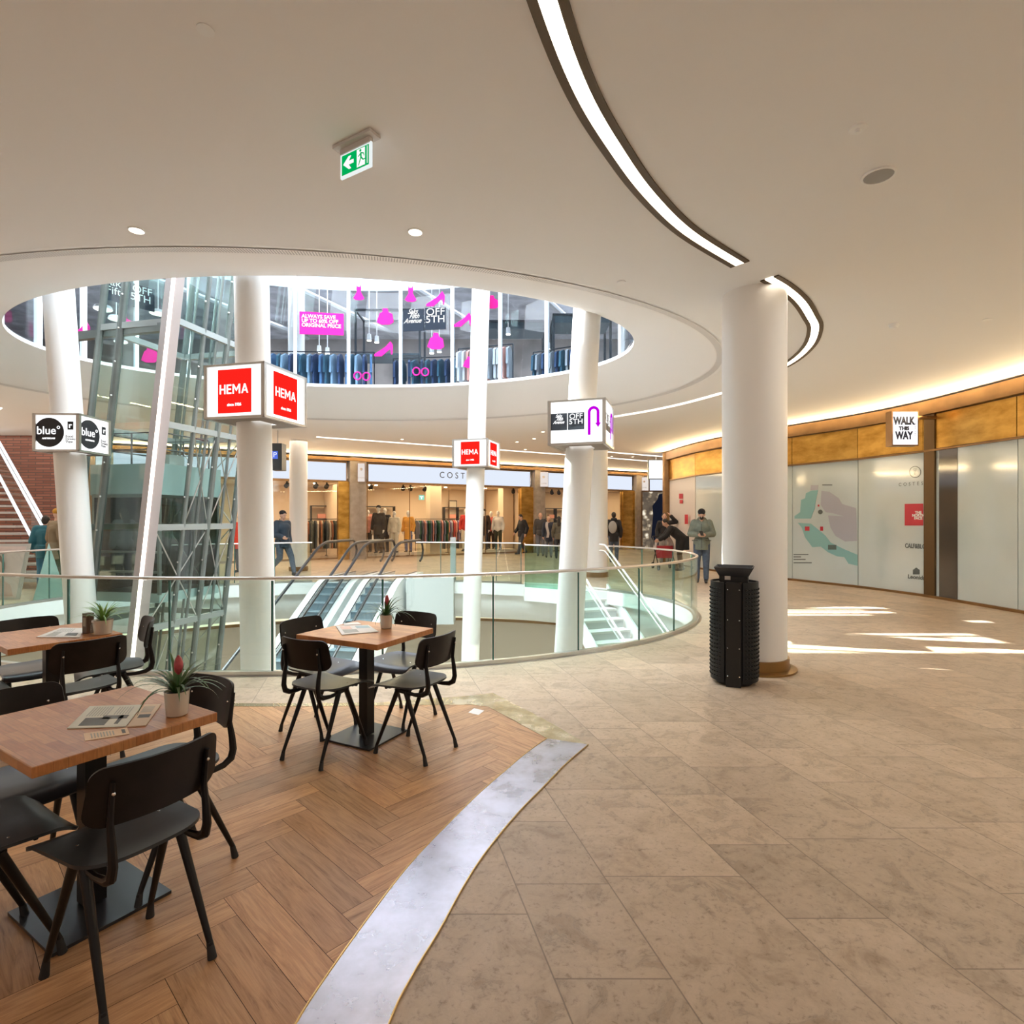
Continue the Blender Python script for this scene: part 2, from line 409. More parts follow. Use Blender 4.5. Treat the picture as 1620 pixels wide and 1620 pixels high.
def holed(mb, c, a, b, z, rect=RECT, flip=False):
    x0, x1, y0, y1 = rect
    cor = [math.atan2(y - c[1], x - c[0]) for x in (x0, x1) for y in (y0, y1)]
    ts = sorted([(-pi + 2 * pi * k / NSEG) for k in range(NSEG)] + cor)
    inn = [ell(c, a, b, math.atan2(math.sin(t) * a, math.cos(t) * b)) for t in ts]; out = [rect_hit(c, t, *rect) for t in ts]
    n = len(ts); vs = [(p.x, p.y, z) for p in inn] + [(p.x, p.y, z) for p in out]
    mb.add(vs, [((k, n + k, n + (k + 1) % n, (k + 1) % n) if not flip else (k, (k + 1) % n, n + (k + 1) % n, n + k)) for k in range(n)])
mb = MB(); holed(mb, CE, EA, EB, 0); floor = struct(mb.build('floor', stone, smooth=False))
# oak parquet inlay, herringbone planks clipped to the curved outline
inner = [(-.62, -1.2), (-.69, 0.2), (-.70, 1.0), (-.69, 1.5), (-.665, 1.755), (-.626, 1.95), (-.55, 2.25), (-.459, 2.56), (-.32, 2.91), (-.18, 3.23), (-.035, 3.52), (.1, 3.78), (.246, 4.02)]
outer = [(-.32, -1.2), (-.395, 0.2), (-.41, 1.0), (-.40, 1.4), (-.378, 1.755), (-.335, 1.95), (-.276, 2.14), (-.2, 2.42), (-.118, 2.66), (.03, 3.0), (.195, 3.32), (.35, 3.62), (.524, 3.91)]
edge = inner + [(-.2, 4.7), (-.36, 4.75)]
cells = []
for (xa, ya), (xb, yb) in zip(edge[:-1], edge[1:]): cells.append([(-7.5, ya), (xa, ya), (xb, yb), (-7.5, yb)])
def clip(poly, cell):
    out = poly
    for k in range(len(cell)):
        a, b = cell[k], cell[(k + 1) % len(cell)]; inp = out; out = []
        sd = lambda p: (b[0] - a[0]) * (p[1] - a[1]) - (b[1] - a[1]) * (p[0] - a[0])
        for i in range(len(inp)):
            p, q = inp[i - 1], inp[i]; sp, sq = sd(p), sd(q)
            if (sp >= 0) != (sq >= 0):
                t = sp / (sp - sq); out.append((p[0] + (q[0] - p[0]) * t, p[1] + (q[1] - p[1]) * t))
            if sq >= 0: out.append(q)
        if len(out) < 3: return []
    return out
mb = MB(); PL, PW, g = .72, .144, .0011; ca, sa = math.cos(R(46)), math.sin(R(46))
for i in range(-60, 60):
    for j in range(-9, 9):
        ox, oy = i * PW + j * PL, i * PW - j * PL
        for kind in (0, 1):
            r = (ox + g, oy + g, ox + PL - g, oy + PW - g) if kind == 0 else (ox + PL + g, oy + PW - PL + g, ox + PL + PW - g, oy + PW - g)
            quad = [(r[0], r[1]), (r[2], r[1]), (r[2], r[3]), (r[0], r[3])]
            wq = [(-2.6 + x * ca - y * sa, 1.9 + x * sa + y * ca) for x, y in quad]
            cx = sum(p[0] for p in wq) / 4; cy = sum(p[1] for p in wq) / 4
            if cx < -6.5 or cx > 1.2 or cy < -1.5 or cy > 5.3: continue
            rnd = random.Random(i * 977 + j * 31 + kind); uo = rnd.uniform(0, 50); vo = rnd.uniform(0, 50); tn = rnd.uniform(.74, 1.12); w = rnd.uniform(-.03, .03)
            for cell in cells:
                pl = clip(wq, cell)
                if not pl: continue
                b0 = mb.add([(x, y, .003) for x, y in pl], [tuple(range(len(pl)))])
                k = len(mb.f) - 1; uvs = []
                for x, y in pl:
                    lx = (x + 2.6) * ca + (y - 1.9) * sa; ly = -(x + 2.6) * sa + (y - 1.9) * ca
                    uvs.append((lx + uo, ly + vo) if kind == 0 else (ly + uo, lx + vo))
                mb.uv[k] = uvs; mb.tone[k] = (tn + w, tn, tn - w)
struct(mb.build('floor_parquet', wood, smooth=False))
mb = MB()
for cell in cells: mb.add([(x, y, .0015) for x, y in cell], [(0, 1, 2, 3)])
struct(mb.build('floor_parquet_bed', P('parquet_gap', (.06, .03, .015), .8), smooth=False))
def ribbon(mb, A, B, z0, z1):
    n = len(A); vs = [(x, y, z1) for x, y in A] + [(x, y, z1) for x, y in B] + [(x, y, z0) for x, y in A] + [(x, y, z0) for x, y in B]
    fs = []
    for k in range(n - 1):
        fs += [(k, k + 1, n + k + 1, n + k), (2 * n + k, 3 * n + k, 3 * n + k + 1, 2 * n + k + 1), (k, 2 * n + k, 2 * n + k + 1, k + 1), (n + k, n + k + 1, 3 * n + k + 1, 3 * n + k)]
    fs += [(0, n, 3 * n, 2 * n), (n - 1, 3 * n - 1, 4 * n - 1, 2 * n - 1)]
    mb.add(vs, fs)
def cr(pts, n=6):
    out = []
    for i in range(len(pts) - 1):
        p0 = pts[max(i - 1, 0)]; p1 = pts[i]; p2 = pts[i + 1]; p3 = pts[min(i + 2, len(pts) - 1)]
        for k in range(n):
            t = k / n
            out.append(tuple(.5 * ((2 * p1[d]) + (-p0[d] + p2[d]) * t + (2 * p0[d] - 5 * p1[d] + 4 * p2[d] - p3[d]) * t * t + (-p0[d] + 3 * p1[d] - 3 * p2[d] + p3[d]) * t ** 3) for d in range(len(p1))))
    return out + [tuple(pts[-1])]
mb = MB(); ribbon(mb, cr(inner), cr(outer), .001, .006); struct(mb.build('trim_1', strip_brass))
tin = [(.246, 4.02), (.02, 4.37), (-.2, 4.7), (-.36, 4.75), (-1.13, 4.72), (-2.03, 4.7), (-4, 4.75), (-6.4, 4.85)]
tout = [(.524, 3.91), (.236, 4.43), (-.17, 5.07), (-.36, 4.99), (-1.13, 4.80), (-2.03, 4.78), (-4, 4.83), (-6.4, 4.93)]
mb = MB(); ribbon(mb, tin, tout, .001, .0055)
struct(mb.build('trim_2', brass_mat('floor_brass_warm', (.46, .36, .22), (.66, .56, .42), .2, (3, 3, 3))))
edge_brass = P('brass_edge', (.55, .36, .14), .3, .95)
mb = MB()
for pts in (cr(inner), cr(outer)):
    mb.tube([(x, y, .006) for x, y in pts], .004, 6)
struct(mb.build('trim_3', edge_brass))

# ceiling with rolled edge up to the lip
mb = MB(); holed(mb, CR, RA, RB, CH, flip=True)
NR = 14; rings = []
for q in range(NR + 1):
    rr = q / NR; z = CH + (LZ - CH) * rr ** 1.3
    c = (CR[0] + (CL[0] - CR[0]) * rr, CR[1] + (CL[1] - CR[1]) * rr); a = RA + (LA - RA) * rr; b = RB + (LB - RB) * rr
    rings.append([(*ell(c, a, b, 2 * pi * k / NSEG)[:2], z) for k in range(NSEG)])
rings.append([(*ell(CL, LA, LB, 2 * pi * k / NSEG)[:2], LZ + .06) for k in range(NSEG)])
rings.append([(*ell(CL, LA + .12, LB + .12, 2 * pi * k / NSEG)[:2], LZ + .06) for k in range(NSEG)])
def skin_rings(mb, rings, closed=True):
    n = len(rings[0]); vs = [p for r in rings for p in r]
    mb.add(vs, [(i * n + k, i * n + (k + 1) % n, (i + 1) * n + (k + 1) % n, (i + 1) * n + k) for i in range(len(rings) - 1) for k in range(n if closed else n - 1)])
m2 = MB(); skin_rings(m2, rings); mb.v += m2.v; base = len(mb.v) - len(m2.v); mb.f += [[base + i for i in f] for f in m2.f]
struct(mb.build('ceiling', plaster, smooth=True, ang=50))
# slotted air vent ring
mb = MB(); n = NSEG * 2; U = 1500
for k in range(n):
    t0, t1 = 2 * pi * k / n, 2 * pi * (k + 1) / n
    f = lambda t, rr: (*ell((CR[0] + (CL[0] - CR[0]) * rr, CR[1] + (CL[1] - CR[1]) * rr), RA + (LA - RA) * rr, RB + (LB - RB) * rr, t)[:2], CH - .006 + (LZ - CH) * rr ** 1.3)
    mb.add([f(t0, .03), f(t1, .03), f(t1, .115), f(t0, .115)], [(0, 1, 2, 3)]); mb.uv[len(mb.f) - 1] = [(U * k / n, 0), (U * (k + 1) / n, 0), (U * (k + 1) / n, 1), (U * k / n, 1)]
struct(mb.build('trim_4', vent_mat(), smooth=False))
# slab edge of the void, going down
def ring(a, b, z, c=CE): return [(*ell(c, a, b, 2 * pi * k / NSEG)[:2], z) for k in range(NSEG)]
mb = MB(); skin_rings(mb, [ring(EA, EB, 0), ring(EA, EB, -.28), ring(EA + .1, EB + .1, -.28), ring(EA + .12, EB + .12, -.5), ring(EA + .2, EB + .2, -.75), ring(EA + .45, EB + .45, -.93), ring(EA + .8, EB + .8, -.98), ring(EA + 5, EB + 5, -.98)])
struct(mb.build('floor_slab_edge', P('slab_white', (.83, .83, .81), .6), ang=40))
mb = MB(); skin_rings(mb, [ring(EA + .0, EB + .0, .004), ring(EA + .13, EB + .13, .004), ring(EA + .13, EB + .13, .0)])
struct(mb.build('trim_5', steel))
# lower storey
mb = MB(); mb.box((-2.9, 10, -5.05), (26, 24, .1)); struct(mb.build('floor_lower', P('lower_floor', (.5, .45, .4), .4), smooth=False))
mb = MB(); skin_rings(mb, [ring(EA + 3.2, EB + 3.2, -5), ring(EA + 3.2, EB + 3.2, -1.5)]); struct(mb.build('wall_lower', P('lower_wall', (.55, .48, .40), .6)))
mb = MB(); skin_rings(mb, [ring(EA + 3.15, EB + 3.15, -1.52), ring(EA + 3.15, EB + 3.15, -1.44), ring(EA + 3.2, EB + 3.2, -1.44)]); struct(mb.build('trim_6', bronze))
mb = MB(); skin_rings(mb, [ring(EA + 3.3, EB + 3.3, -1.5), ring(EA + 3.3, EB + 3.3, -1.02)]); struct(mb.build('cove_lower', E('cove_warm', (1, .84, .6), 1.7)))
# upper storey
mb = MB(); holed(mb, CL, LA + .1, LB + .1, LZ + .03, (-20, 14, -2, 26)); struct(mb.build('floor_upper', P('upper_floor', (.4, .38, .36), .5), smooth=False))
mb = MB(); holed(mb, CL, LA + .25, LB + .25, 8.0, (-20, 14, -2, 26), True); struct(mb.build('ceiling_upper', P('upper_ceiling', (.46, .46, .50), .8, noise=.3, nscale=2), smooth=False))
mb = MB(); skin_rings(mb, [ring(LA + .14, LB + .14, 6.6, CL), ring(LA + .2, LB + .2, 9.0, CL)]); struct(mb.build('wall_upper_band', white_paint))
mb = MB()
mb.box((-3, 20.5, 6.2), (36, .1, 3.8)); mb.box((13, 12, 6.2), (.1, 18, 3.8)); mb.box((-19, 12, 6.2), (.1, 18, 3.8))
struct(mb.build('wall_upper', P('upper_wall', (.34, .3, .28), .7, noise=.3, nscale=1), smooth=False))
# unseen opaque roof added over the void, slots shaped to cast the sun patches
mb = MB(); Z = 8.9
slots = [(8.13, 8.30, -7.7, -5.9), (9.0, 9.9, -7.3, -4.2), (9.98, 10.12, -7.3, -4.2), (10.92, 11.1, -3.6, -2.0), (11.55, 11.66, -6.3, -4.6), (11.76, 11.95, -6.5, -4.1), (12.03, 12.12, -6.2, -4.4), (12.25, 12.45, -6.1, -3.7)]
yy = 4.5
for y0, y1, xa, xb in slots:
    mb.box((-3, (yy + y0) / 2, Z), (14, y0 - yy, .12))
    for a, b in ((-10, xa), (xb, 4)): mb.box(((a + b) / 2, (y0 + y1) / 2, Z), (b - a, y1 - y0, .12))
    yy = y1
mb.box((-3, (yy + 16) / 2, Z), (14, 16 - yy, .12))
struct(mb.build('roof', plaster, smooth=False))

# curved light channel in the ceiling
lp = [(-.16, .4), (-.10, 1.3), (.0, 2.0), (.163, 2.568), (.384, 3.111), (.66, 3.60), (.988, 4.097), (1.44, 4.64), (2.094, 5.226)]
lp2 = [(2.50, 5.53), (2.762, 5.754), (3.10, 6.11), (3.441, 6.561), (3.73, 7.0), (4.03, 7.74), (4.17, 8.6), (4.10, 9.8)]
def offs(pts, o):
    r = []
    for i, p in enumerate(pts):
        a = pts[max(i - 1, 0)]; b = pts[min(i + 1, len(pts) - 1)]; d = Vector((b[0] - a[0], b[1] - a[1])).normalized(); r.append((p[0] + d.y * o, p[1] - d.x * o))
    return r
ledm = P('light_channel', (.10, .065, .035), .45, .6)
for pts, lab in ((lp, 'long curved warm light strip in dark ceiling channel ending at the big column'), (lp2, 'short curved ceiling light strip reappearing behind the big column')):
    pts = cr(pts); t = thing('ceiling_light_strip', lab, 'ceiling light', (pts[0][0], pts[0][1], CH))
    mb = MB(); ribbon(mb, offs(pts, -.09), offs(pts, -.042), CH - .012, CH - .001); ribbon(mb, offs(pts, .042), offs(pts, .09), CH - .012, CH - .001); mb.build('channel', ledm, t, world=True)
    mb = MB(); ribbon(mb, offs(pts, -.042), offs(pts, .042), CH - .008, CH - .002); mb.build('diffuser', led, t, world=True)
for pts, lab in (([(4.05, 10.2), (3.9, 10.6), (3.5, 11.5), (3.0, 12.3), (2.34, 13.05)], 'thin light line curving along ceiling beside the rolled edge'),
                 ([(-5.6, 16.3), (-1.9, 18.5), (2.1, 20.9), (3.8, 22.0), (6.6, 23.9)], 'thin straight light line across far ceiling in front of the lit shopfront'),
                 ([(3.38, 20.0), (5.88, 21.6)], 'short thin light line on far ceiling near the bronze corner'),
                 ([(-10.8, 12.0), (-13.5, 14.2)], 'thin light line on ceiling above the brick wall')):
    pts = cr([tuple(p) for p in pts], 4); mb = MB(); ribbon(mb, offs(pts, -.035), offs(pts, .035), CH - .02, CH - .001)
    o = mb.build('ceiling_light_line', led_thin); tag(o, lab, 'ceiling light')

# ------------------------------------------------------------------ right wall: brass headed glass fronts on a curve
RN = [(5.5, 20.0), (5.73, 17.8), (6.3, 15.75), (7.04, 14.3), (7.79, 12.82), (8.22, 11.37), (8.39, 9.45), (8.45, 7.3), (8.2, 5.0), (7.6, 2.5), (6.6, 0), (5.2, -2.5)]
GB, GT = 2.91, 3.6
vinyl = P('frosted_vinyl', (.56, .65, .66), .1, 0, .9, coat=1, noise=.04, nscale=1)
panelw = P('white_panel', (.72, .66, .62), .35)
tp = thing('shopfront', 'long curved glass shopfront covered with frosted vinyl under brass band', 'shopfront', (RN[5][0], RN[5][1], 0))
tg = thing('brass_fascia', 'curved band of patinated brass panels above the right glass front', 'fascia', (RN[5][0], RN[5][1], GB))
pframes = []
for k in range(len(RN) - 1):
    a = Vector((*RN[k], 0)); b = Vector((*RN[k + 1], 0)); M = frame(a, b - a); L = (b - a).length; pframes.append((M, L))
    if k == 0:
        o = MB().box((L / 2, GB / 2, -.03), (L - .01, GB, .06), M).build('white_panel', panelw, tp, world=True, smooth=False)
    else:
        o = MB().box((L / 2, GB / 2, -.03), (L - .012, GB - .03, .03), M).build('glass_panel', vinyl, tp, world=True, smooth=False)
    MB().box((L / 2, (GB + GT) / 2, -.01), (L - .015, GT - GB - .02, .03), M).build('brass_panel', gold, tg, world=True, smooth=False)
mb = MB(); RF = cr(RN, 4)
ribbon(mb, offs(RF, -.02), offs(RF, .13), GT, CH - .04); ribbon(mb, offs(RF, -.04), offs(RF, .05), GB - .035, GB)
ribbon(mb, offs(RF, -.16), offs(RF, -.10), 0, GT)
struct(mb.build('trim_7', bronze, ang=25))
mb = MB(); ribbon(mb, offs(RF, -.04), offs(RF, .05), 0, .05); struct(mb.build('baseboard_right', bronze, ang=25))
pt = thing('bronze_post', 'tall bronze post dividing the right glass front beside the small lit sign', 'post', (8.16, 11.3, 0))
MB().box((8.30, 11.2, 1.9), (.20, .24, 3.8), rz=R(8))  .build('post_body', P('bronze_dark', (.13, .082, .04), .38, .8), pt, world=True)
tag(MB().cone((5.47, 20.05, 0), (5.47, 20.05, CH - .03), .16, .16, 20).build('bronze_post', bronze), 'rounded bronze corner post at far end of the right wall', 'post')
struct(MB().box((8.7, 20.3, 1.95), (6, .1, 3.9)).build('wall_right_end', bronze, smooth=False))
for k in range(len(RN) - 2):     # cove lamps on the brass ledge
    a = Vector((*RN[k], 0)); b = Vector((*RN[k + 1], 0)); m = (a + b) / 2; d = (b - a).normalized(); nrm = Vector((d.y, -d.x, 0)) * -1
    if nrm.dot(Vector((-3, 9, 0)) - m) < 0: nrm = -nrm
    o = light('cove_lamp_right', 'AREA', m + nrm * .22 + Vector((0, 0, 3.58)), 14 * (b - a).length, (1, .74, .42), Vector((0, 0, 1)) + nrm * .75, .06, (b - a).length)
    z = -(Vector((0, 0, 1)) + nrm * .75).normalized(); M = Matrix((d.cross(z), d, z)).transposed(); o.rotation_euler = M.to_euler()

def on_panel(px, py, k):
    """point on wall panel k seen at that spot -> local u, z"""
    M, L = pframes[k]; o = M.translation; d = M.to_3x3() @ Vector((1, 0, 0)); r = (px - 810) / F
    u = (r * o.y - o.x) / (d.x - r * d.y); Y = o.y + d.y * u
    return u, ZP(py, Y)
def decal(name, pts, k, mat, parent=None, lift=.001, world=True, lab=None, cat=None):
    M, L = pframes[k]; mb = MB(); pp = [on_panel(x, y, k) for x, y in pts]; mb.prism(pp, -.006 - .01 + lift - .002 + .014 - .012, -.012 + lift, M)
    o = mb.build(name, mat, parent, world=world, smooth=False)
    if lab: tag(o, lab, cat)
    return o
# vinyl map on panel 3 (between the column and the second joint)
def C(x, y): return (1220 + x / 3.857, 560 + y / 3.857)
teal = P('map_teal', (.24, .47, .48), .3); grey_m = P('map_grey', (.40, .41, .48), .3); ink = P('map_ink', (.10, .12, .12), .4); redm = P('logo_red', (.55, .03, .05), .3); wht = P('logo_white', (.8, .82, .8), .3)
mp = thing('floor_plan_graphic', 'teal and grey shopping floor plan printed on the frosted glass', 'map', (7.3, 13.6, 0))
TX = [[(240, 835), (285, 830), (270, 900), (262, 950), (258, 955), (240, 1005), (140, 1005), (140, 990), (175, 965), (180, 890), (205, 880), (210, 850)],
      [(160, 1030), (240, 1035), (290, 1075), (330, 1110), (360, 1150), (440, 1190), (525, 1225), (525, 1292), (470, 1280), (445, 1240), (400, 1235), (345, 1210), (300, 1175), (250, 1180), (205, 1120), (185, 1060)]]
for p in TX: decal('map_area', [C(*q) for q in p], 3, teal, mp)
decal('map_area', [C(*q) for q in [(305, 835), (350, 840), (410, 880), (430, 915), (515, 940), (518, 1000), (440, 990), (370, 970), (330, 965), (300, 920)]], 3, grey_m, mp)
decal('map_area', [C(*q) for q in [(345, 985), (440, 990), (518, 1000), (522, 1140), (450, 1145), (390, 1110), (360, 1060)]], 3, grey_m, mp)
decal('map_area', [C(*q) for q in [(240, 800), (285, 800), (283, 828), (238, 832)]], 3, grey_m, mp)
def disc(cx, cy, r, n=20): return [(cx + r * math.cos(2 * pi * k / n), cy + r * math.sin(2 * pi * k / n)) for k in range(n)]
decal('map_marker', [C(*q) for q in disc(298, 964, 14)], 3, ink, mp, .002)
for x, y, w, h in ((218, 1066, 14, 13), (306, 1066, 9, 13), (287, 925, 5, 6)): decal('map_marker', [C(x - w, y - h), C(x + w, y - h), C(x + w, y + h), C(x - w, y + h)], 3, redm, mp, .002)
decal('map_marker', [C(345, 1165), C(396, 1165), C(396, 1194), C(345, 1194)], 3, P('map_dark', (.1, .14, .13), .4), mp, .002)
for x0, x1, y in ((310, 370, 799), (135, 225, 1224), (135, 180, 1238), (135, 208, 1254), (135, 245, 1274)): decal('caption_line', [C(x0, y - 3), C(x1, y - 3), C(x1, y + 3), C(x0, y + 3)], 3, ink, mp, .002)
M4, L4 = pframes[4]; M3, L3 = pframes[3]
def panel_text(s, px, py, hpx, k, mat, name='lettering', parent=None, sx=1, **kw):
    M, L = pframes[k]; u, z = on_panel(px, py, k); Y = (M @ Vector((u, 0, 0))).y
    return text(name, s, hpx / F * Y * 1.38, mat, M @ Matrix.Translation((u, z, -.011)), parent, .001, sx=sx, **kw)
t = thing('logo_graphic', 'red logo square printed on the frosted glass beside the bronze post', 'logo', (8.1, 11.6, 0))
decal('logo_square', [C(812, 915), C(925, 913), C(925, 1047), C(812, 1047)], 4, redm, t)
panel_text('THE\nNORTH\nFACE', 1452, 815.5, 4.1, 4, wht, parent=t, bold=.004, line=.8, ax='CENTER', sx=1.0)
t = thing('logo_graphic', 'small round crest above spaced dark letters on the frosted glass', 'logo', (8.1, 11.6, 2)); 
decal('crest_disc', [C(*q) for q in disc(876, 720, 36)], 4, ink, t, .0005); decal('crest_disc', [C(*q) for q in disc(876, 720, 32)], 4, vinyl, t, .0015)
panel_text('CO\nST\nES', 1447, 746, 3, 4, ink, parent=t, line=.8); panel_text('COSTES', 1421, 767, 5.5, 4, ink, parent=t, spacing=1.9, sx=.9, ax='LEFT')
tag(panel_text('CALF&BLOOM', 1431, 863.5, 7, 4, ink, 'logo_graphic', sx=.72, bold=.004, ax='LEFT'), 'narrow dark capital lettering low on the glass beside the bronze post', 'logo')
t = thing('logo_graphic', 'small house emblem over curly letters near glass bottom beside post', 'logo', (8.1, 11.6, .3))
decal('emblem', [C(*q) for q in [(862, 1345), (862, 1318), (882, 1303), (903, 1318), (903, 1345)]], 4, ink, t); panel_text('Leonidas', 1435, 912, 6.5, 4, ink, parent=t, shear=.1, bold=.003, ax='LEFT')
decal('side_pane', [(1485, 712), (1514, 707), (1514, 957), (1485, 950)], 5, P('dark_side_glass', (.07, .06, .05), .08, 0, .8), tp, .004)
# white panel with red wall marks and a service door
tag(decal('wall_notice', [(1075, 781), (1081, 781), (1081, 789), (1075, 789)], 0, redm, None, .03), 'small red notice high on the white panel beyond the bronze corner', 'notice')
tag(decal('wall_notice', [(1076, 791), (1081, 791), (1081, 796.5), (1076, 796.5)], 0, redm, None, .03), 'tiny red notice below the first one on the white panel', 'notice')
tag(decal('wall_notice', [(1084, 814), (1089, 814), (1089, 829), (1084, 829)], 1, redm, None, .03), 'pinkish red notice at head height behind the man in the green coat', 'notice')
# lit blade sign
t = thing('blade_sign', 'small lit white sign with bold dark letters beside the bronze post', 'sign', (7.6, 11.0, 2.97))
YB = 10.95; sx0, sx1 = XP(1412, YB), XP(1452, YB); sz0, sz1 = ZP(704, YB), ZP(651, YB)
MB().box(((sx0 + sx1) / 2, YB + .09, (sz0 + sz1) / 2), (sx1 - sx0 + .03, .18, sz1 - sz0 + .03)).build('sign_case', bronze, t, world=True, smooth=False)
MB().box(((sx1 + 8.3) / 2, YB + .12, sz1 - .1), (8.3 - sx1, .06, .06)).build('bracket', bronze, t, world=True, smooth=False)
pn = MB().box(((sx0 + sx1) / 2, YB - .004, (sz0 + sz1) / 2), (sx1 - sx0 - .015, .008, sz1 - sz0 - .015)).build('sign_panel', E('sign_soft', (1, .97, 1), 1.25), t, world=True, smooth=False)
navy = P('navy_ink', (.01, .02, .06), .5)
def face_text(s, px, py, hpx, Y, mat, parent, name='lettering', dy=.012, **kw):
    return text(name, s, hpx / F * Y * 1.42, mat, frame((XP(px, Y), Y - dy, ZP(py, Y)), (1, 0, 0)), parent, .002, **kw)
face_text('WALK', 1429.5, 666.5, 11.5, YB, navy, pn, bold=.010, sx=.7)
face_text('THIS', 1429.5, 678, 5.5, YB, navy, pn, bold=.006, sx=1.0)
face_text('WAY', 1429.5, 689.5, 11.5, YB, navy, pn, bold=.010, sx=.7)
text('small_lettering', 'beursplein', .035, navy, frame((XP(1447, YB), YB - .012, ZP(677, YB)), (0, 0, 1), (-1, 0, 0)), pn, .002, spacing=1.9)

# ------------------------------------------------------------------ far shopfront wall (straight, 30 degrees)
FO = Vector((-5.95, 21.8, 0)); FU = Vector((.866, .5, 0)); FM = frame(FO, FU)   # local: x along, y up, z towards the hall
def S(px, d=0):
    r = (px - 810) / F; Y = (21.8 + .5774 * 5.95 - d * 1.1547) / (1 - .5774 * r); return (r * Y + 5.95 - .5 * d) / .866
stone_p = P('pilaster_stone', (.30, .26, .23), .6, noise=.18, nscale=5)
sky_sign = E('shop_sign_face', (.80, .87, 1), .98)
PIL = [(551, 577, 'stone pilaster left of the wide lit shop sign'), (841, 858, 'stone pilaster between the wide lit sign and the narrow ones'), (1001, 1015, 'stone pilaster left of the sparkling advert screen')]
for a, b, lab in PIL:
    s0, s1 = S(a), S(b); mb = MB(); m_ = s0 + (s1 - s0) * .55
    mb.box(((s0 + m_) / 2, 1.94, .12), (m_ - s0 - .008, 3.88, .34), FM); mb.box(((m_ + s1) / 2, 1.94, .1), (s1 - m_ - .008, 3.88, .3), FM); o = mb.build('stone_pilaster', stone_p, smooth=False); tag(o, lab, 'pilaster')
for a, b, lab in ((534, 551, 'brass clad pier beside the left pilaster'), (822, 841, 'brass clad pier beside the middle pilaster'), (983, 1001, 'brass clad pier left of the last pilaster')):
    s0, s1 = S(a), S(b); o = MB().box(((s0 + s1) / 2, 1.47, .02), (s1 - s0, 2.94, .25), FM).build('brass_pier', gold, smooth=False); tag(o, lab, 'pier')
SH = [(140, 548, 'lit pale blue shop sign band left of the first pilaster', 'left shop'), (581, 838, 'long lit shop sign band with spaced capital letters', 'middle shop'), (861, 999, 'lit pale blue shop sign band right of the middle pilaster', 'right shop')]
for a, b, lab, _ in SH:
    s0, s1 = S(a), S(b); t = thing('shop_sign', lab, 'shop sign', FM @ Vector(((s0 + s1) / 2, 2.98, 0)))
    MB().box(((s0 + s1) / 2, 3.33, .0), (s1 - s0, .78, .12), FM).build('sign_case', bronze, t, world=True, smooth=False)
    pn = MB().box(((s0 + s1) / 2, 3.32, .065), (s1 - s0 - .06, .66, .012), FM).build('sign_panel', sky_sign, t, world=True, smooth=False)
    if a == 581: text('lettering', 'COSTES', .36, P('sign_ink', (.02, .02, .03), .5), FM @ Matrix.Translation((S(694), 3.34, .075)), pn, .003, spacing=1.6, ax='LEFT', sx=.92)
s0, s1 = S(100), S(1070)
struct(MB().box(((s0 + s1) / 2, 3.78, .12), (s1 - s0, .12, .36), FM).build('trim_8', bronze, smooth=False))
struct(MB().box(((s0 + s1) / 2, 2.93, .02), (s1 - s0, .05, .2), FM).build('trim_9', bronze, smooth=False))
for k in range(8):
    ss = s0 + (s1 - s0) * (k + .5) / 8; L = (s1 - s0) / 8; p = FM @ Vector((ss, 3.72, .55)); z = -(FM.to_3x3() @ Vector((0, 1, .8))).normalized(); d = FU
    o = light('cove_lamp_far', 'AREA', p, 22 * L, (1, .74, .4), (0, 0, 1), .08, L); o.rotation_euler = Matrix((d.cross(z), d, z)).transposed().to_euler()
# shop rooms behind
shopw = P('shop_wall', (.74, .62, .48), .7); shopf = P('shop_floor', (.45, .36, .28), .5)
s0, s1 = S(40), S(1066)
struct(MB().box(((s0 + s1) / 2, 1.5, -5.0), (s1 - s0, 3.2, .1), FM).build('wall_far', shopw, smooth=False))
struct(MB().box(((s0 + s1) / 2, 3.05, -2.6), (s1 - s0, .06, 5), FM).build('ceiling_shop', P('shop_ceiling', (.75, .65, .54), .8), smooth=False))
struct(MB().box(((s0 + s1) / 2, 2.2, -.2), (s1 - s0, .0, .0), FM).box(((s0 + s1) / 2, .015, -2.4), (s1 - s0, .03, 5), FM).build('floor_shop', shopf, smooth=False))
for a in (548, 826, 1000): struct(MB().box((S(a, -2.5) * .5 + S(a) * .5, 1.5, -2.6), (.2, 3, 4.6), FM).build('wall_shop_divider', shopw, smooth=False))
for px, pw in ((686, 15), (800, 14)):
    o = MB().box((S(px, -2), 1.5, -2), (.55, 3, .5), FM).build('shop_column', shopw, smooth=False); tag(o, 'pale square pillar inside the shop behind the ' + ('mustard coat mannequin' if px < 700 else 'right hand mannequins'), 'pillar')
for a, b, lab in ((140, 534, 'clear glass shop window left of the brass pier'), (581, 822, 'wide clear glass shop window under the long sign'), (861, 983, 'clear glass shop window under the right sign')):
    s0, s1 = S(a), S(b); n = max(2, round((s1 - s0) / 1.6)); t = thing('shop_window', lab, 'shop window', FM @ Vector(((s0 + s1) / 2, 0, 0)))
    for k in range(n):
        x = s0 + (s1 - s0) * (k + .5) / n; MB().box((x, 1.47, 0), ((s1 - s0) / n - .02, 2.9, .012), FM).build('glass_pane', shop_glass, t, world=True, smooth=False)
    mb = MB()
    for k in range(n + 1): mb.box((s0 + (s1 - s0) * k / n, 1.47, 0), (.025, 2.9, .03), FM)
    mb.box(((s0 + s1) / 2, .04, 0), (s1 - s0, .08, .05), FM); mb.build('window_frame', bronze, t, world=True, smooth=False)
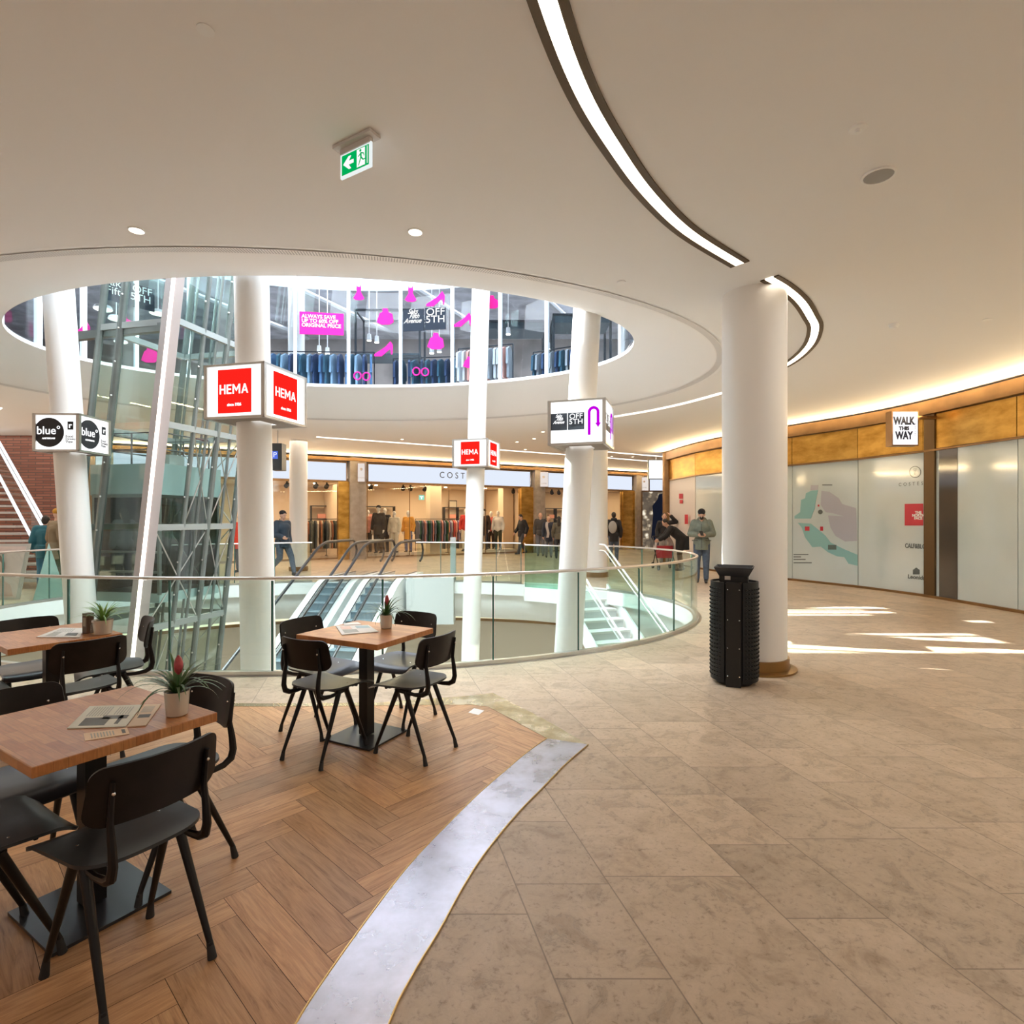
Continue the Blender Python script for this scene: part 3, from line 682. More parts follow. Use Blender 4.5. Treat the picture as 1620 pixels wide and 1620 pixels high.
for px in (480, 640, 700, 760, 930):
    light('shop_light', 'AREA', FM @ Vector((S(px, -2), 3.0, -2.2)), 95, (1, .72, .42), (0, 0, -1), 2.2, 3)
for px in (200, 300): light('shop_light', 'AREA', FM @ Vector((S(px, -2), 3.0, -2.2)), 95, (1, .8, .6), (0, 0, -1), 3, 3)
# sign blades on pilasters
for a, b, y0, y1, lab in ((566, 577, 733, 762, 'small white blade sign with faint crest on the left pilaster'), (853, 867, 747, 770, 'small white blade sign with faint crest on the middle pilaster'), (1012, 1026, 755, 776, 'small white blade sign with faint crest on the last pilaster')):
    Y = FO.y + S(b) * .5 - .55; x0, x1 = XP(a, Y), XP(b, Y); z0, z1 = ZP(y1, Y), ZP(y0, Y); t = thing('blade_sign', lab, 'sign', ((x0 + x1) / 2, Y, z0))
    MB().box(((x0 + x1) / 2, Y + .05, (z0 + z1) / 2), (x1 - x0 + .03, .1, z1 - z0 + .03)).build('sign_case', bronze, t, world=True, smooth=False)
    pn = MB().box(((x0 + x1) / 2, Y - .003, (z0 + z1) / 2), (x1 - x0, .008, z1 - z0)).build('sign_panel', E('sign_cream', (1, .9, .84), .82), t, world=True, smooth=False)
    mb = MB(); mb.cone(((x0 + x1) / 2, Y - .008, z1 - .22), ((x0 + x1) / 2, Y - .012, z1 - .22), .05, .05, 16); mb.build('crest', P('crest_grey', (.4, .35, .33), .5), pn, world=True)
    text('lettering', 'COSTES', .075, P('crest_grey', (.4, .35, .33), .5), frame(((x0 + x1) / 2, Y - .01, z0 + .14), (1, 0, 0)), pn, .002)
# hanging white screen, advert screen
def screen(name, a, b, y0, y1, Y, mat, lab, cat, case=black_matt, dep=.14):
    x0, x1 = XP(a, Y), XP(b, Y); z0, z1 = ZP(y1, Y), ZP(y0, Y); t = thing(name, lab, cat, ((x0 + x1) / 2, Y, z0))
    MB().box(((x0 + x1) / 2, Y + dep / 2, (z0 + z1) / 2), (x1 - x0 + .06, dep, z1 - z0 + .06)).build('screen_case', case, t, world=True, smooth=False)
    p = MB().box(((x0 + x1) / 2, Y - .004, (z0 + z1) / 2), (x1 - x0, .01, z1 - z0)).build('screen_panel', mat, t, world=True, smooth=False)
    return t, p, (x0, x1, z0, z1)
t, p, (x0, x1, z0, z1) = screen('hanging_sign', 1027, 1050, 728.5, 757, 21.5, white_e, 'blank white lit rectangular sign hanging before the advert screen', 'sign', steel_dark)
MB().cone(((x0 + x1) / 2, 21.57, z1), ((x0 + x1) / 2, 21.57, CH), .02, .02, 8).build('hanger_rod', steel, t, world=True)
screen('shop_sign', 1028, 1058, 758.5, 776, 27.5, sky_sign, 'short pale blue lit sign above the sparkling advert', 'shop sign', bronze)
def spark_mat():
    m = bpy.data.materials.new('sparkling_advert'); m.use_nodes = True; nt = m.node_tree; nt.nodes.clear()
    tc = nd(nt, 'ShaderNodeTexCoord'); v = nd(nt, 'ShaderNodeTexVoronoi', {'Vector': tc.outputs['Object'], 'Scale': 4}, distance='EUCLIDEAN')
    n = nd(nt, 'ShaderNodeTexNoise', {'Vector': tc.outputs['Object'], 'Scale': 2.2, 'Detail': 3})
    f = mth(nt, 'MULTIPLY', nd(nt, 'ShaderNodeMapRange', {0: v.outputs['Distance'], 1: .3, 2: .55, 3: 1, 4: .08}).outputs[0], nd(nt, 'ShaderNodeMapRange', {0: n.outputs[0], 1: .42, 2: .6, 3: .1, 4: 1}).outputs[0])
    c = ramp(nt, f, [(0, (.09, .07, .055)), (.35, (.35, .27, .18)), (1, (1, .92, .75))])
    e = nd(nt, 'ShaderNodeEmission', {0: c, 1: 1.0}); o = nd(nt, 'ShaderNodeOutputMaterial'); nt.links.new(e.outputs[0], o.inputs[0]); return m
t, p, _ = screen('advert_screen', 1016.5, 1060, 778, 866, 27.6, spark_mat(), 'tall sparkling advert screen showing a dark standing figure', 'screen', bronze)
Y = 27.57; fig = [(1037, 862), (1030, 850), (1033, 815), (1032, 800), (1040, 790), (1042, 782), (1050, 780), (1054, 792), (1052, 806), (1058, 820), (1056, 846), (1047, 862)]
MB().prism([(XP(x, Y), ZP(y, Y)) for x, y in fig], 0, .01, frame((0, Y - .015, 0), (1, 0, 0))).build('advert_figure', E('advert_navy', (.008, .01, .02), 1), p, world=True, smooth=False)
t, p, _ = screen('parking_sign', 431, 444, 703, 742, 15.0, P('sign_slate', (.05, .06, .075), .4), 'dark hanging sign with white parking letter behind the tall column', 'sign', P('sign_slate2', (.06, .07, .085), .4), .3)
MB().tube([(XP(437, 15), 15.1, ZP(703, 15)), (XP(437, 15), 15.1, CH)], .02, 8).build('hanger_rod', steel, t, world=True)
MB().box((XP(435.5, 15), 14.985, ZP(720, 15)), (.14, .01, .2)).build('blue_square', E('park_blue', (.1, .18, .8), 1), p, world=True, smooth=False)
text('lettering', 'P', .19, E('park_white', (1, 1, 1), 1), frame((XP(435.5, 15), 14.975, ZP(720, 15)), (1, 0, 0)), p, .003)
# ------------------------------------------------------------------ left side: brick wall, stair
struct(MB().box((-15.3, 16.2, 1.95), (6.2, .3, 3.9)).build('wall_left', brick, smooth=False))
struct(MB().box((-12.13, 16.6, 1.95), (.12, 1.0, 3.9)).build('trim_10', bronze, smooth=False))
st = thing('staircase', 'grey open riser staircase with glowing handrail rising along the brick wall', 'staircase', (-10.6, 12.5, 0))
tread = P('stair_tread', (.42, .42, .43), .5)
SB = Vector((-10.2, 12.5, 0)); SD = Vector((-.232, .165, .17))
for k in range(20):
    p = SB + SD * (k + 1); MB().box((p.x - 1.0, p.y + .1, p.z), (2.1, .3, .05)).build('step', tread, st, world=True, smooth=False)
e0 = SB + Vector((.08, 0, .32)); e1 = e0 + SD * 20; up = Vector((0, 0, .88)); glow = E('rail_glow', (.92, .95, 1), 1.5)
mb = MB(); mb.add([e0, e1, e1 + up, e0 + up], [(0, 1, 2, 3)]); mb.build('glass_panel', rail_glass, st, world=True, smooth=False)
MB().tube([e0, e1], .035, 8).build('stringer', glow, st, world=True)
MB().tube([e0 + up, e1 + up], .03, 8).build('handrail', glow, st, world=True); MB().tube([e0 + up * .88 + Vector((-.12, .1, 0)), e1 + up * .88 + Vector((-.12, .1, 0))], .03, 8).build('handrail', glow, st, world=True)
t = thing('poster_stand', 'freestanding glass poster stand with pink portrait print by the left railing', 'poster stand', (-9.6, 10.9, 0))
MB().prism([(-.75, .02), (.42, .02), (.62, 1.08), (-.75, 1.08)], 0, .02, frame((-9.75, 10.75, 0), (1, .1, 0))).build('board', P('poster_frame', (.5, .5, .48), .3, .5), t, world=True, smooth=False)
pb = MB().prism([(-.7, .06), (.36, .06), (.55, 1.03), (-.7, 1.03)], .021, .026, frame((-9.75, 10.75, 0), (1, .1, 0))).build('poster', P('poster_pink', (.62, .5, .46), .5, noise=.15, nscale=2), t, world=True, smooth=False)
Mx = frame((-9.75, 10.72, 0), (1, .1, 0)); oval = lambda cx, cy, a, b: [(cx + a * math.cos(2 * pi * k / 24), cy + b * math.sin(2 * pi * k / 24)) for k in range(24)]
MB().prism(oval(-.02, .66, .20, .25), .001, .003, Mx).build('portrait_hair', P('poster_hair', (.20, .12, .10), .5), pb, world=True, smooth=False)
MB().prism(oval(.03, .62, .12, .16), .003, .005, Mx).prism([(-.30, .09), (.32, .09), (.28, .30), (.12, .42), (-.06, .42), (-.26, .32)], .0032, .0052, Mx).build('portrait_face', P('poster_face', (.58, .38, .32), .5), pb, world=True, smooth=False)
MB().prism([(0, 0), (.55, 0), (.25, 1.08)], 0, .015, frame((-9.1, 10.8, 0), (.5, .86, 0))).build('side_panel', P('stand_green', (.3, .42, .38), .3), t, world=True, smooth=False)
# back wall of shops visible past the lift is the far wall; a white lit box and sign there
screen('hanging_sign', 152, 172, 712, 737, 15.5, E('sign_dim', (.9, .95, 1), .85), 'small white hanging sign seen between leaning column and lift', 'sign', steel_dark)

# ------------------------------------------------------------------ columns
def column(p0, p1, r, lab, base=None, name='column'):
    t = thing(name, lab, 'column', (p0[0], p0[1], p0[2])); MB().cone(p0, p1, r, r, 48).build('shaft', column_paint, t, world=True, ang=60)
    if base: MB().lathe([(base, 0), (base, .02), (r + .02, .025), (r + .02, .13), (r + .004, .13)], (p0[0], p0[1], p0[2]), 48).build('base_ring', brass_dk, t, world=True)
    return t
column((2.54, 5.97, 0), (2.54, 5.97, CH), .317, 'big round cream column with brass foot beside the black bin', .41)
column((2.27, 15.3, 0), (2.27, 15.3, CH), .3, 'white column with steel foot behind the glass stair head', .33)
column((-6.38, 17.0, 0), (-6.38, 17.0, CH), .255, 'slim white column standing left of the escalators', .27)
def lean(px0, py0, px1, py1, Y, z0, z1, r, lab):
    za, zb = ZP(py0, Y), ZP(py1, Y); xa, xb = XP(px0, Y), XP(px1, Y); k = (xb - xa) / (zb - za)
    return column((xa + k * (z0 - za), Y, z0), (xa + k * (z1 - za), Y, z1), r, lab)
lean(128, 970, 93, 465, 7.92, -5, 8.2, .184, 'leaning white column carrying the lit cube with black round logos')
lean(409, 1060, 398, 440, 6.98, -5, 8.2, .2, 'tall white column carrying the largest red logo cube')
lean(744, 1045, 761, 455, 11.85, -5, 8.2, .187, 'thin white column carrying the small red logo cube')
lean(899, 1030, 929, 490, 8.08, -5, 8.2, .197, 'leaning white column carrying the cube with the purple arrow')
o = MB().cone((XP(469, 14.5), 14.5, LZ), (XP(469, 14.5), 14.5, 8), .2, .2, 32).build('column', column_paint); tag(o, 'white column seen through the upper storey glass', 'column')

# ------------------------------------------------------------------ lit sign cubes
def cube(pxc, Yc, s, th, ytop, ybot, lab):
    xc = XP(pxc, Yc); a = Vector((math.cos(R(th)), -math.sin(R(th)), 0)); b = Vector((math.sin(R(th)), math.cos(R(th)), 0))
    c = Vector((xc, Yc, 0)); zt, zb = ZP(ytop, Yc), ZP(ybot, Yc); h = zt - zb; cen = c - a * s / 2 + b * s / 2
    t = thing('sign_cube', lab, 'lit sign', (cen.x, cen.y, zb))
    Mf = [frame(Vector((0, 0, zb)) + c - a * s, a), frame(Vector((0, 0, zb)) + c, b), frame(Vector((0, 0, zb)) + c + b * s, -a), frame(Vector((0, 0, zb)) + c - a * s + b * s, -b)]
    fr = MB(); w = .025
    for M in Mf:
        for (x, y, dx, dy) in ((s / 2, w / 2, s, w), (s / 2, h - w / 2, s, w), (w / 2, h / 2, w, h), (s - w / 2, h / 2, w, h)): fr.box((x, y, -.02), (dx, dy, .045), M)
    fr.build('case_frame', steel, t, world=True, smooth=False)
    mb = MB(); q = [c, c - a * s, c - a * s + b * s, c + b * s]; r_ = .22; cc = cen
    for zz in (zb + .004, zt - .004):
        for k in range(4):
            A, B = q[k], q[(k + 1) % 4]; A2 = cc + (A - cc).normalized() * .22; B2 = cc + (B - cc).normalized() * .22
            mb.add([(A.x, A.y, zz), (B.x, B.y, zz), (B2.x, B2.y, zz), (A2.x, A2.y, zz)], [(0, 1, 2, 3)])
    mb.build('closing_plate', P('cube_underside', (.22, .17, .13), .6), t, world=True, smooth=False)
    pans = []
    for M in Mf: pans.append((MB().box((s / 2, h / 2, -.03), (s - .04, h - .04, .02), M).build('sign_panel', white_e, t, world=True, smooth=False), M))
    return t, pans, s, h
redE = E('red_backlit', (.95, .018, .012), 1.05); whiteE = E('white_backlit', (1, 1, 1), 1.4); blackE = P('logo_black', (.012, .012, .016), .5)
def hema(pan, M, s, h, red=redE):
    MB().box((s * .5, h * .5, -.014), (h * .71 if s > h else s * .7, h * .80, .008), M).build('red_square', red, pan, world=True, smooth=False)
    mb = MB(); u = h * .155; w = .17; y0 = h * .45; X0 = s * .5 - 2.02 * u
    L = {'H': (.72, [[(0, 0), (w, 0), (w, 1), (0, 1)], [(.72 - w, 0), (.72, 0), (.72, 1), (.72 - w, 1)], [(w, .42), (.72 - w, .42), (.72 - w, .58), (w, .58)]]),
         'E': (.58, [[(0, 0), (w, 0), (w, 1), (0, 1)], [(w, 0), (.58, 0), (.58, .16), (w, .16)], [(w, .42), (.53, .42), (.53, .58), (w, .58)], [(w, .84), (.58, .84), (.58, 1), (w, 1)]]),
         'M': (.92, [[(0, 0), (w, 0), (w, 1), (0, 1)], [(.92 - w, 0), (.92, 0), (.92, 1), (.92 - w, 1)], [(w, 1), (w, .72), (.46, .22), (.46, .50)], [(.92 - w, 1), (.92 - w, .72), (.46, .22), (.46, .50)]]),
         'A': (.82, [[(0, 0), (w, 0), (.41 + w * .5, 1), (.41 - w * .5, 1)], [(.82 - w, 0), (.82, 0), (.41 + w * .5, 1), (.41 - w * .5, 1)], [(.22, .24), (.60, .24), (.56, .38), (.26, .38)]])}
    x = X0
    for ch in 'HEMA':
        wd, ps = L[ch]
        for i, p in enumerate(ps): mb.prism([(x + a * u * 1.15, y0 + b * u * 1.12) for a, b in p], -.0105, -.0075 + i * .0002, M)
        x += (wd + .13) * u * 1.15
    mb.build('lettering', whiteE, pan, world=True, smooth=False)
    text('small_lettering', 'since 1926', h * .07, whiteE, M @ Matrix.Translation((s * .5, h * .25, -.008)), pan, .001, bold=.002)
t, pans, s, h = cube(418, 6.45, .815, 14, 571, 659, 'largest lit cube sign with red squares wrapped around a white column')
for p, M in pans: hema(p, M, s, h)
t, pans, s, h = cube(772, 11.4, .776, 17, 692.8, 738, 'small far lit cube sign with red squares round the thin column')
for p, M in pans: hema(p, M, s, h)
t, pans, s, h = cube(125, 7.62, .617, -1, 653.7, 714, 'lit cube sign with black round logos on the leftmost leaning column')
for p, M in pans:
    MB().prism(disc(s * .34, h * .5, h * .385, 40), -.018, -.01, M).build('logo_disc', blackE, p, world=True)
    text('lettering', 'blue°', h * .30, whiteE, M @ Matrix.Translation((s * .34, h * .54, -.006)), p, .001, bold=.001)
    text('small_lettering', 'AMSTERDAM', h * .058, whiteE, M @ Matrix.Translation((s * .34, h * .34, -.006)), p, .001, bold=.001)
    MB().box((s * .80, h * .68, -.014), (.075, .11, .006), M).build('small_square', blackE, p, world=True, smooth=False)
    text('small_lettering', 'r', .1, whiteE, M @ Matrix.Translation((s * .80, h * .68, -.008)), p, .001, bold=.003)
    text('small_lettering', 'Food\nDrinks\nView', .048, blackE, M @ Matrix.Translation((s * .70, h * .44, -.01)), p, .001, ax='LEFT', ay='TOP', line=.75, bold=.001)
t, pans, s, h = cube(958, 7.5, .785, 18, 628.4, 701, 'lit cube sign with dark blocks and a purple arrow on the leaning column')
slate = P('logo_slate', (.045, .06, .085), .5)
def saks(par, M, x, y, hh, mat=slate, wmat=None, lift=-.014):
    wmat = wmat or whiteE
    MB().box((x + hh * .5, y + hh * .5, lift), (hh * .98, hh, .006), M).box((x + hh * 1.53, y + hh * .5, lift), (hh * .98, hh, .006), M).build('logo_block', mat, par, world=True, smooth=False)
    text('script_lettering', 'Saks\n  Fifth\nAvenue', hh * .27, wmat, M @ Matrix.Translation((x + hh * .48, y + hh * .66, lift + .006)), par, .001, shear=.5, line=.68, sx=.8, bold=.001)
    text('lettering', 'OFF\n5TH', hh * .42, wmat, M @ Matrix.Translation((x + hh * 1.53, y + hh * .62, lift + .006)), par, .001, line=.76, sx=1.1)
purple = E('purple_arrow', (.55, .0, .75), 1.0)
for p, M in pans:
    saks(p, M, s * .05, h * .33, s * .29)
    mb = MB(); x0, x1, rr, w = s * .72, s * .87, s * .075, .038; pts = []
    out = [(x0 - w / 2, h * .2)]; cxm = (x0 + x1) / 2
    out += [(cxm - (rr + w / 2) * math.cos(pi * k / 12), h * .7 + (rr + w / 2) * math.sin(pi * k / 12)) for k in range(13)]
    out += [(x1 + w / 2, h * .46), (x1 + w, h * .46), (x1, h * .36), (x1 - w, h * .46), (x1 - w / 2, h * .46)]
    out += [(cxm + (rr - w / 2) * math.cos(pi * k / 12), h * .7 + (rr - w / 2) * math.sin(pi * k / 12)) for k in range(13)]
    out += [(x0 + w / 2, h * .2)]
    mb.prism(out, -.018, -.01, M); mb.build('arrow', purple, p, world=True, smooth=False)

# ------------------------------------------------------------------ upper storey glass and its stickers
def lip_hit(px, far=True):
    r = (px - 810) / F; A = (r / LA) ** 2 + 1 / LB ** 2; B = -2 * r * CL[0] / LA ** 2 - 2 * CL[1] / LB ** 2; Cc = (CL[0] / LA) ** 2 + (CL[1] / LB) ** 2 - 1
    D = max(B * B - 4 * A * Cc, 0); Y = (-B + math.sqrt(D)) / (2 * A); return math.atan2((Y - CL[1]) / LB, (r * Y - CL[0]) / LA)
joints = [lip_hit(p) for p in (978, 915, 862, 789, 714, 632.6, 551, 467, 380, 300, 218, 136, 66)]
joints = joints + [joints[-1] + (joints[0] + 2 * pi - joints[-1]) * k / 9 for k in range(1, 10)]
ug = thing('window_1', None, None, (CL[0], CL[1], LZ)); ug['kind'] = 'structure'
gl, mu = MB(), MB()
for t0, t1 in zip(joints[:-1], joints[1:]):
    a = ell(CL, LA + .06, LB + .06, t0); b = ell(CL, LA + .06, LB + .06, t1); M = frame((a.x, a.y, LZ + .06), (b - a)); L = (b - a).length
    MB().box((L / 2, 1.4, 0), (L - .03, 2.8, .015), M).build('glass_pane', upper_glass, ug, world=True, smooth=False)
    mu.box((0, 1.4, 0), (.06, 2.8, .10), M)
mu.build('window_frame', P('mullion_white', (.8, .82, .83), .4), ug, world=True, smooth=False)
pink = E('pink_sticker', (.9, .03, .42), .8)
pinkm = P('pink_vinyl', (.55, .008, .19), .7, 0, .15)
def glass_frame(px):
    t = lip_hit(px); k = min(range(len(joints) - 1), key=lambda i: 0 if joints[i] <= t <= joints[i + 1] else 1)
    a = ell(CL, LA + .06, LB + .06, joints[k]); b = ell(CL, LA + .06, LB + .06, joints[k + 1])
    if b.x < a.x: a, b = b, a
    return a, (b - a).normalized()
def gpt(px, py, a, d):
    r = (px - 810) / F; u = (r * a.y - a.x) / (d.x - r * d.y); Y = a.y + d.y * u; return u, ZP(py, Y)
def sticker(pts, ref, mat, lab, name='window_sticker', thick=.006):
    a, d = glass_frame(ref); M = frame((a.x, a.y, 0), d); o = MB().prism([gpt(x, y, a, d) for x, y in pts], .012, .012 + thick, M).build(name, mat, smooth=False)
    return tag(o, lab, 'sticker') if lab else o
def G2(x, y): return (400 + x / 4.05, 400 + y / 4.05)
dress = lambda cx, cy, s: [(cx - 3 * s, cy - 12 * s), (cx - 2 * s, cy - 8 * s), (cx + 2 * s, cy - 8 * s), (cx + 3 * s, cy - 12 * s), (cx + 4 * s, cy - 4 * s), (cx + 3 * s, cy), (cx + 9 * s, cy + 11 * s), (cx + 4 * s, cy + 13.5 * s), (cx - 5 * s, cy + 13 * s), (cx - 9 * s, cy + 10 * s), (cx - 3 * s, cy), (cx - 4 * s, cy - 4 * s)]
bag = lambda cx, cy, s: [(cx - 13 * s, cy + 8 * s), (cx - 8 * s, cy - 6 * s), (cx - 4 * s, cy - 8 * s), (cx - 3 * s, cy - 14 * s), (cx + 4 * s, cy - 14 * s), (cx + 6 * s, cy - 8 * s), (cx + 12 * s, cy - 5 * s), (cx + 14 * s, cy + 8 * s), (cx + 8 * s, cy + 12 * s), (cx - 5 * s, cy + 12 * s)]
shoe = lambda cx, cy, s: [(cx - 15 * s, cy + 8 * s), (cx - 6 * s, cy + 2 * s), (cx + 3 * s, cy - 4 * s), (cx + 11 * s, cy - 13 * s), (cx + 15 * s, cy - 6 * s), (cx + 14 * s, cy + 8 * s), (cx + 12 * s, cy + 8 * s), (cx + 11 * s, cy - 1 * s), (cx + 4 * s, cy + 5 * s), (cx - 3 * s, cy + 11 * s), (cx - 14 * s, cy + 11 * s)]
sticker(dress(568, 462, 1.0), 568, pinkm, 'pink dress silhouette, left of the two dress stickers on upper glass')
sticker(dress(650, 464, 1.05), 650, pinkm, 'pink dress silhouette right of the first dress sticker')
sticker(shoe(689, 474, 1.0), 689, pinkm, 'pink high heel sticker just above the dark logo banner', )
sticker(bag(609, 502, 1.0), 609, pinkm, 'pink handbag sticker left of the dark logo banner')
sticker(shoe(607, 553, 1.0), 607, pinkm, 'pink high heel sticker low in the window below the handbag')
sticker(bag(689, 541, 1.0), 689, pinkm, 'pink handbag sticker directly under the dark logo banner')
sticker(shoe(732, 507, .95), 732, pinkm, 'pink high heel sticker right of the dark logo banner')
sticker(bag(778, 479, .8), 778, pinkm, 'pink handbag sticker partly hidden by the thin white column')
sticker(bag(742, 574, .7), 742, pinkm, 'pink sticker low on glass left of the thin white column')
sticker(bag(195, 513, 1.0), 195, pinkm, 'pink handbag sticker behind the lift on upper glass')
sticker(shoe(122, 525, 1.3), 122, pinkm, 'pink sticker beside the leftmost leaning column')
sticker(bag(236, 562, 1.0), 236, pinkm, 'pink sticker behind the lit steel beam of the lift')
def ringpoly(a, b, ref, cx, cy, rx, ry, lab_=None):
    aa, d = glass_frame(ref); M = frame((aa.x, aa.y, 0), d); mb = MB()
    pts = [gpt(cx + rx * math.cos(2 * pi * k / 18), cy + ry * math.sin(2 * pi * k / 18), aa, d) for k in range(18)]
    mb.tube([(u, z, .02) for u, z in pts], .016, 6, M, closed=True, up=(.3, .2, 1)); return mb, M, aa, d
for cx, ref, lab in ((572, 572, 'pink spectacles outline sticker at the left of upper window bottom'), (665, 665, 'pink spectacles outline sticker over the white clothes')):
    mb, M, aa, d = ringpoly(0, 0, ref, cx - 6, 595 if cx < 600 else 588, 5.5, 6)
    m2, *_ = ringpoly(0, 0, ref, cx + 8, 596 if cx < 600 else 589, 5.5, 6); b0 = len(mb.v); mb.v += m2.v; mb.f += [[b0 + i for i in f] for f in m2.f]
    tag(mb.build('window_sticker', pinkm), lab, 'sticker')
a, d = glass_frame(510); M = frame((a.x, a.y, 0), d)
t = thing('banner', 'bright pink sale banner with white capital lettering on upper glass', 'banner', (a.x, a.y, LZ))
bn = MB().prism([gpt(x, y, a, d) for x, y in ((474, 493), (544, 497), (544, 531), (474, 529))][::-1], .012, .02, M).build('banner_sheet', pinkm, t, world=True, smooth=False)
u0, z0 = gpt(477.5, 496.5, a, d); sz = (gpt(477, 500, a, d)[1] - gpt(477, 530, a, d)[1])
text('lettering', 'ALWAYS SAVE\nUP TO 60% OFF\nORIGINAL PRICE', sz * .27, whiteE, M @ Matrix.Translation((u0, z0, .024)), bn, .001, ax='LEFT', ay='TOP', bold=.004, line=.86, sx=1.0)
a, d = glass_frame(670); M = frame((a.x, a.y, 0), d); t = thing('banner', 'dark slate banner with script and block lettering on upper glass', 'banner', (a.x, a.y, LZ))
u0, z0 = gpt(638, 525, a, d); u1, z1 = gpt(706, 489, a, d); hh = (u1 - u0) / 2.03
bp = thing('banner_sheet', None, None, (0, 0, 0)); 
slateE = P('slate_vinyl', (.012, .018, .03), .7, 0, .15)
sh = MB().box((u0 + hh * .5, z0 + hh * .5, .016), (hh * .98, hh, .008), M).box((u0 + hh * 1.53, z0 + hh * .53, .016), (hh * .98, hh, .008), M).build('banner_sheet', slateE, t, world=True, smooth=False)
bpy.data.objects.remove(bp)
text('script_lettering', 'Saks\n  Fifth\nAvenue', hh * .31, whiteE, M @ Matrix.Translation((u0 + hh * .45, z0 + hh * .68, .022)), sh, .001, shear=.5, line=.68, sx=.85, bold=.002)
text('lettering', 'OFF\n5TH', hh * .46, whiteE, M @ Matrix.Translation((u0 + hh * 1.53, z0 + hh * .66, .022)), sh, .001, line=.74, sx=1.1)
a, d = glass_frame(180); M = frame((a.x, a.y, 0), d); u0, z0 = gpt(160, 470, a, d)
t = thing('banner', 'dark banner with block lettering on upper glass at the left', 'banner', (a.x, a.y, LZ)); sh = MB().box((u0 + .45, z0 + .2, .016), (.9, .45, .008), M).build('banner_sheet', slateE, t, world=True, smooth=False)
text('lettering', 'Saks  OFF\nFifth 5TH', .2, whiteE, M @ Matrix.Translation((u0 + .45, z0 + .25, .022)), sh, .001, line=.8)
# upper store contents: racks with clothes, lamps, beams
rackm = P('rack_black', (.03, .035, .045), .5, .3)
def garment_mesh(name, mat, w=.42, h=.75, th=.05):
    mb = MB(); pts = [(-w * .12, 0), (-w * .5, -h * .12), (-w * .55, -h * .6), (-w * .42, -h * .6), (-w * .36, -h * .2), (-w * .38, -h), (w * .38, -h), (w * .36, -h * .2), (w * .42, -h * .6), (w * .55, -h * .6), (w * .5, -h * .12), (w * .12, 0)]
    mb.prism(pts, -th / 2, th / 2, frame((0, 0, 0), (1, 0, 0))); return mb.build(name, mat, smooth=False)
def rack(p, L, rz, h, cols, lab, glab, group, n, name='clothing_rack', gh=.75, gname='hanging_garment', d=0):
    t = thing(name, lab, 'clothing rack', p, rz); mb = MB()
    for x in (-L / 2, L / 2): mb.tube([(x, -.22, .02), (x, 0, .02), (x, .22, .02)], .014, 6).tube([(x, 0, 0), (x, 0, h)], .014, 6)
    mb.build('rack_frame', rackm, t); MB().tube([(-L / 2, 0, h), (L / 2, 0, h)], .014, 6).build('hanging_rail', rackm, t)
    protos = []
    for k in range(n):
        x = -L / 2 + .08 + (L - .16) * k / (n - 1); M = Matrix.Rotation(rz, 4, 'Z'); q = Vector(p) + M @ Vector((x, 0, h - .06))
        mat = cols[k % len(cols)]; mt = next((o for m_, o in protos if m_ is mat), None)
        if mt is None:
            mt = garment_mesh(gname, mat, h=gh); tag(mt, glab, 'garment', group); mt.location = q; mt.rotation_euler = (0, 0, rz + pi / 2 + random.uniform(-.2, .2)); protos.append((mat, mt))
        else:
            c = mt.copy(); COL.objects.link(c); c.location = q; c.rotation_euler = (0, 0, rz + pi / 2 + random.uniform(-.25, .25))
def cloth(n, c): return P('cloth_' + n, c, .8)
blues = [cloth('navy', (.03, .06, .14)), cloth('denim', (.08, .18, .34)), cloth('teal', (.04, .12, .18)), cloth('pale_blue', (.25, .38, .5))]
whites = [cloth('white', (.75, .75, .76)), cloth('offwhite', (.62, .6, .58)), cloth('salmon', (.75, .35, .28)), cloth('grey', (.35, .36, .38))]
LF = LZ + .03
rack((-4.6, 13.6, LF), 2.6, .03, 1.08, blues, 'black clothes rack of blue garments behind upper glass at left', 'dark blue garment hanging in a row behind the upper glass', 'blue garments on the upper storey rack', 18, gh=.8)
rack((-2.1, 13.8, LF), 1.6, -.1, 1.0, [blues[0], blues[2]], 'black clothes rack of navy garments behind the pink heel sticker', 'navy garment on the rack behind the pink heel sticker', 'navy garments on the upper storey rack', 10, gh=.75)
rack((-.6, 12.75, LF), 1.3, -.3, .95, whites, 'black clothes rack of white and salmon garments under the dark logo banner', 'pale garment hanging under the dark logo banner behind upper glass', 'white and salmon garments upstairs', 12, gh=.7)
rack((1.1, 12.7, LF), 1.4, -.5, .9, [blues[2], whites[3], blues[0]], 'black clothes rack right of the thin white column upstairs', 'dark garment on the upper rack right of the thin column', 'dark garments upstairs at right', 12, gh=.68)
for k, (x, y, w) in enumerate(((-3.1, 14.6, 1.6), (-.1, 14.4, 1.8), (1.6, 13.4, 1.3))):
    t = thing('display_stand', ['tall dark open display frame behind the pink heel sticker', 'tall dark display frame behind the white clothes upstairs', 'dark canopy display frame right of the thin column'][k], 'display stand', (x, y, LF)); mb = MB(); h = (2.3, 1.95, 1.75)[k]
    for dx in (-w / 2, w / 2):
        for dy in (-.4, .4): mb.box((dx, dy, h / 2), (.05, .05, h))
    for dy in (-.4, .4): mb.box((0, dy, h), (w, .05, .05))
    for dx in (-w / 2, w / 2): mb.box((dx, 0, h), (.05, .85, .05))
    mb.build('frame_posts', rackm, t, smooth=False); MB().box((0, 0, h - .1 if k != 0 else 1.2), (w, .8, .04 if k == 0 else .16)).build('shelf', P('shelf_slate', (.05, .08, .10), .5), t, smooth=False)
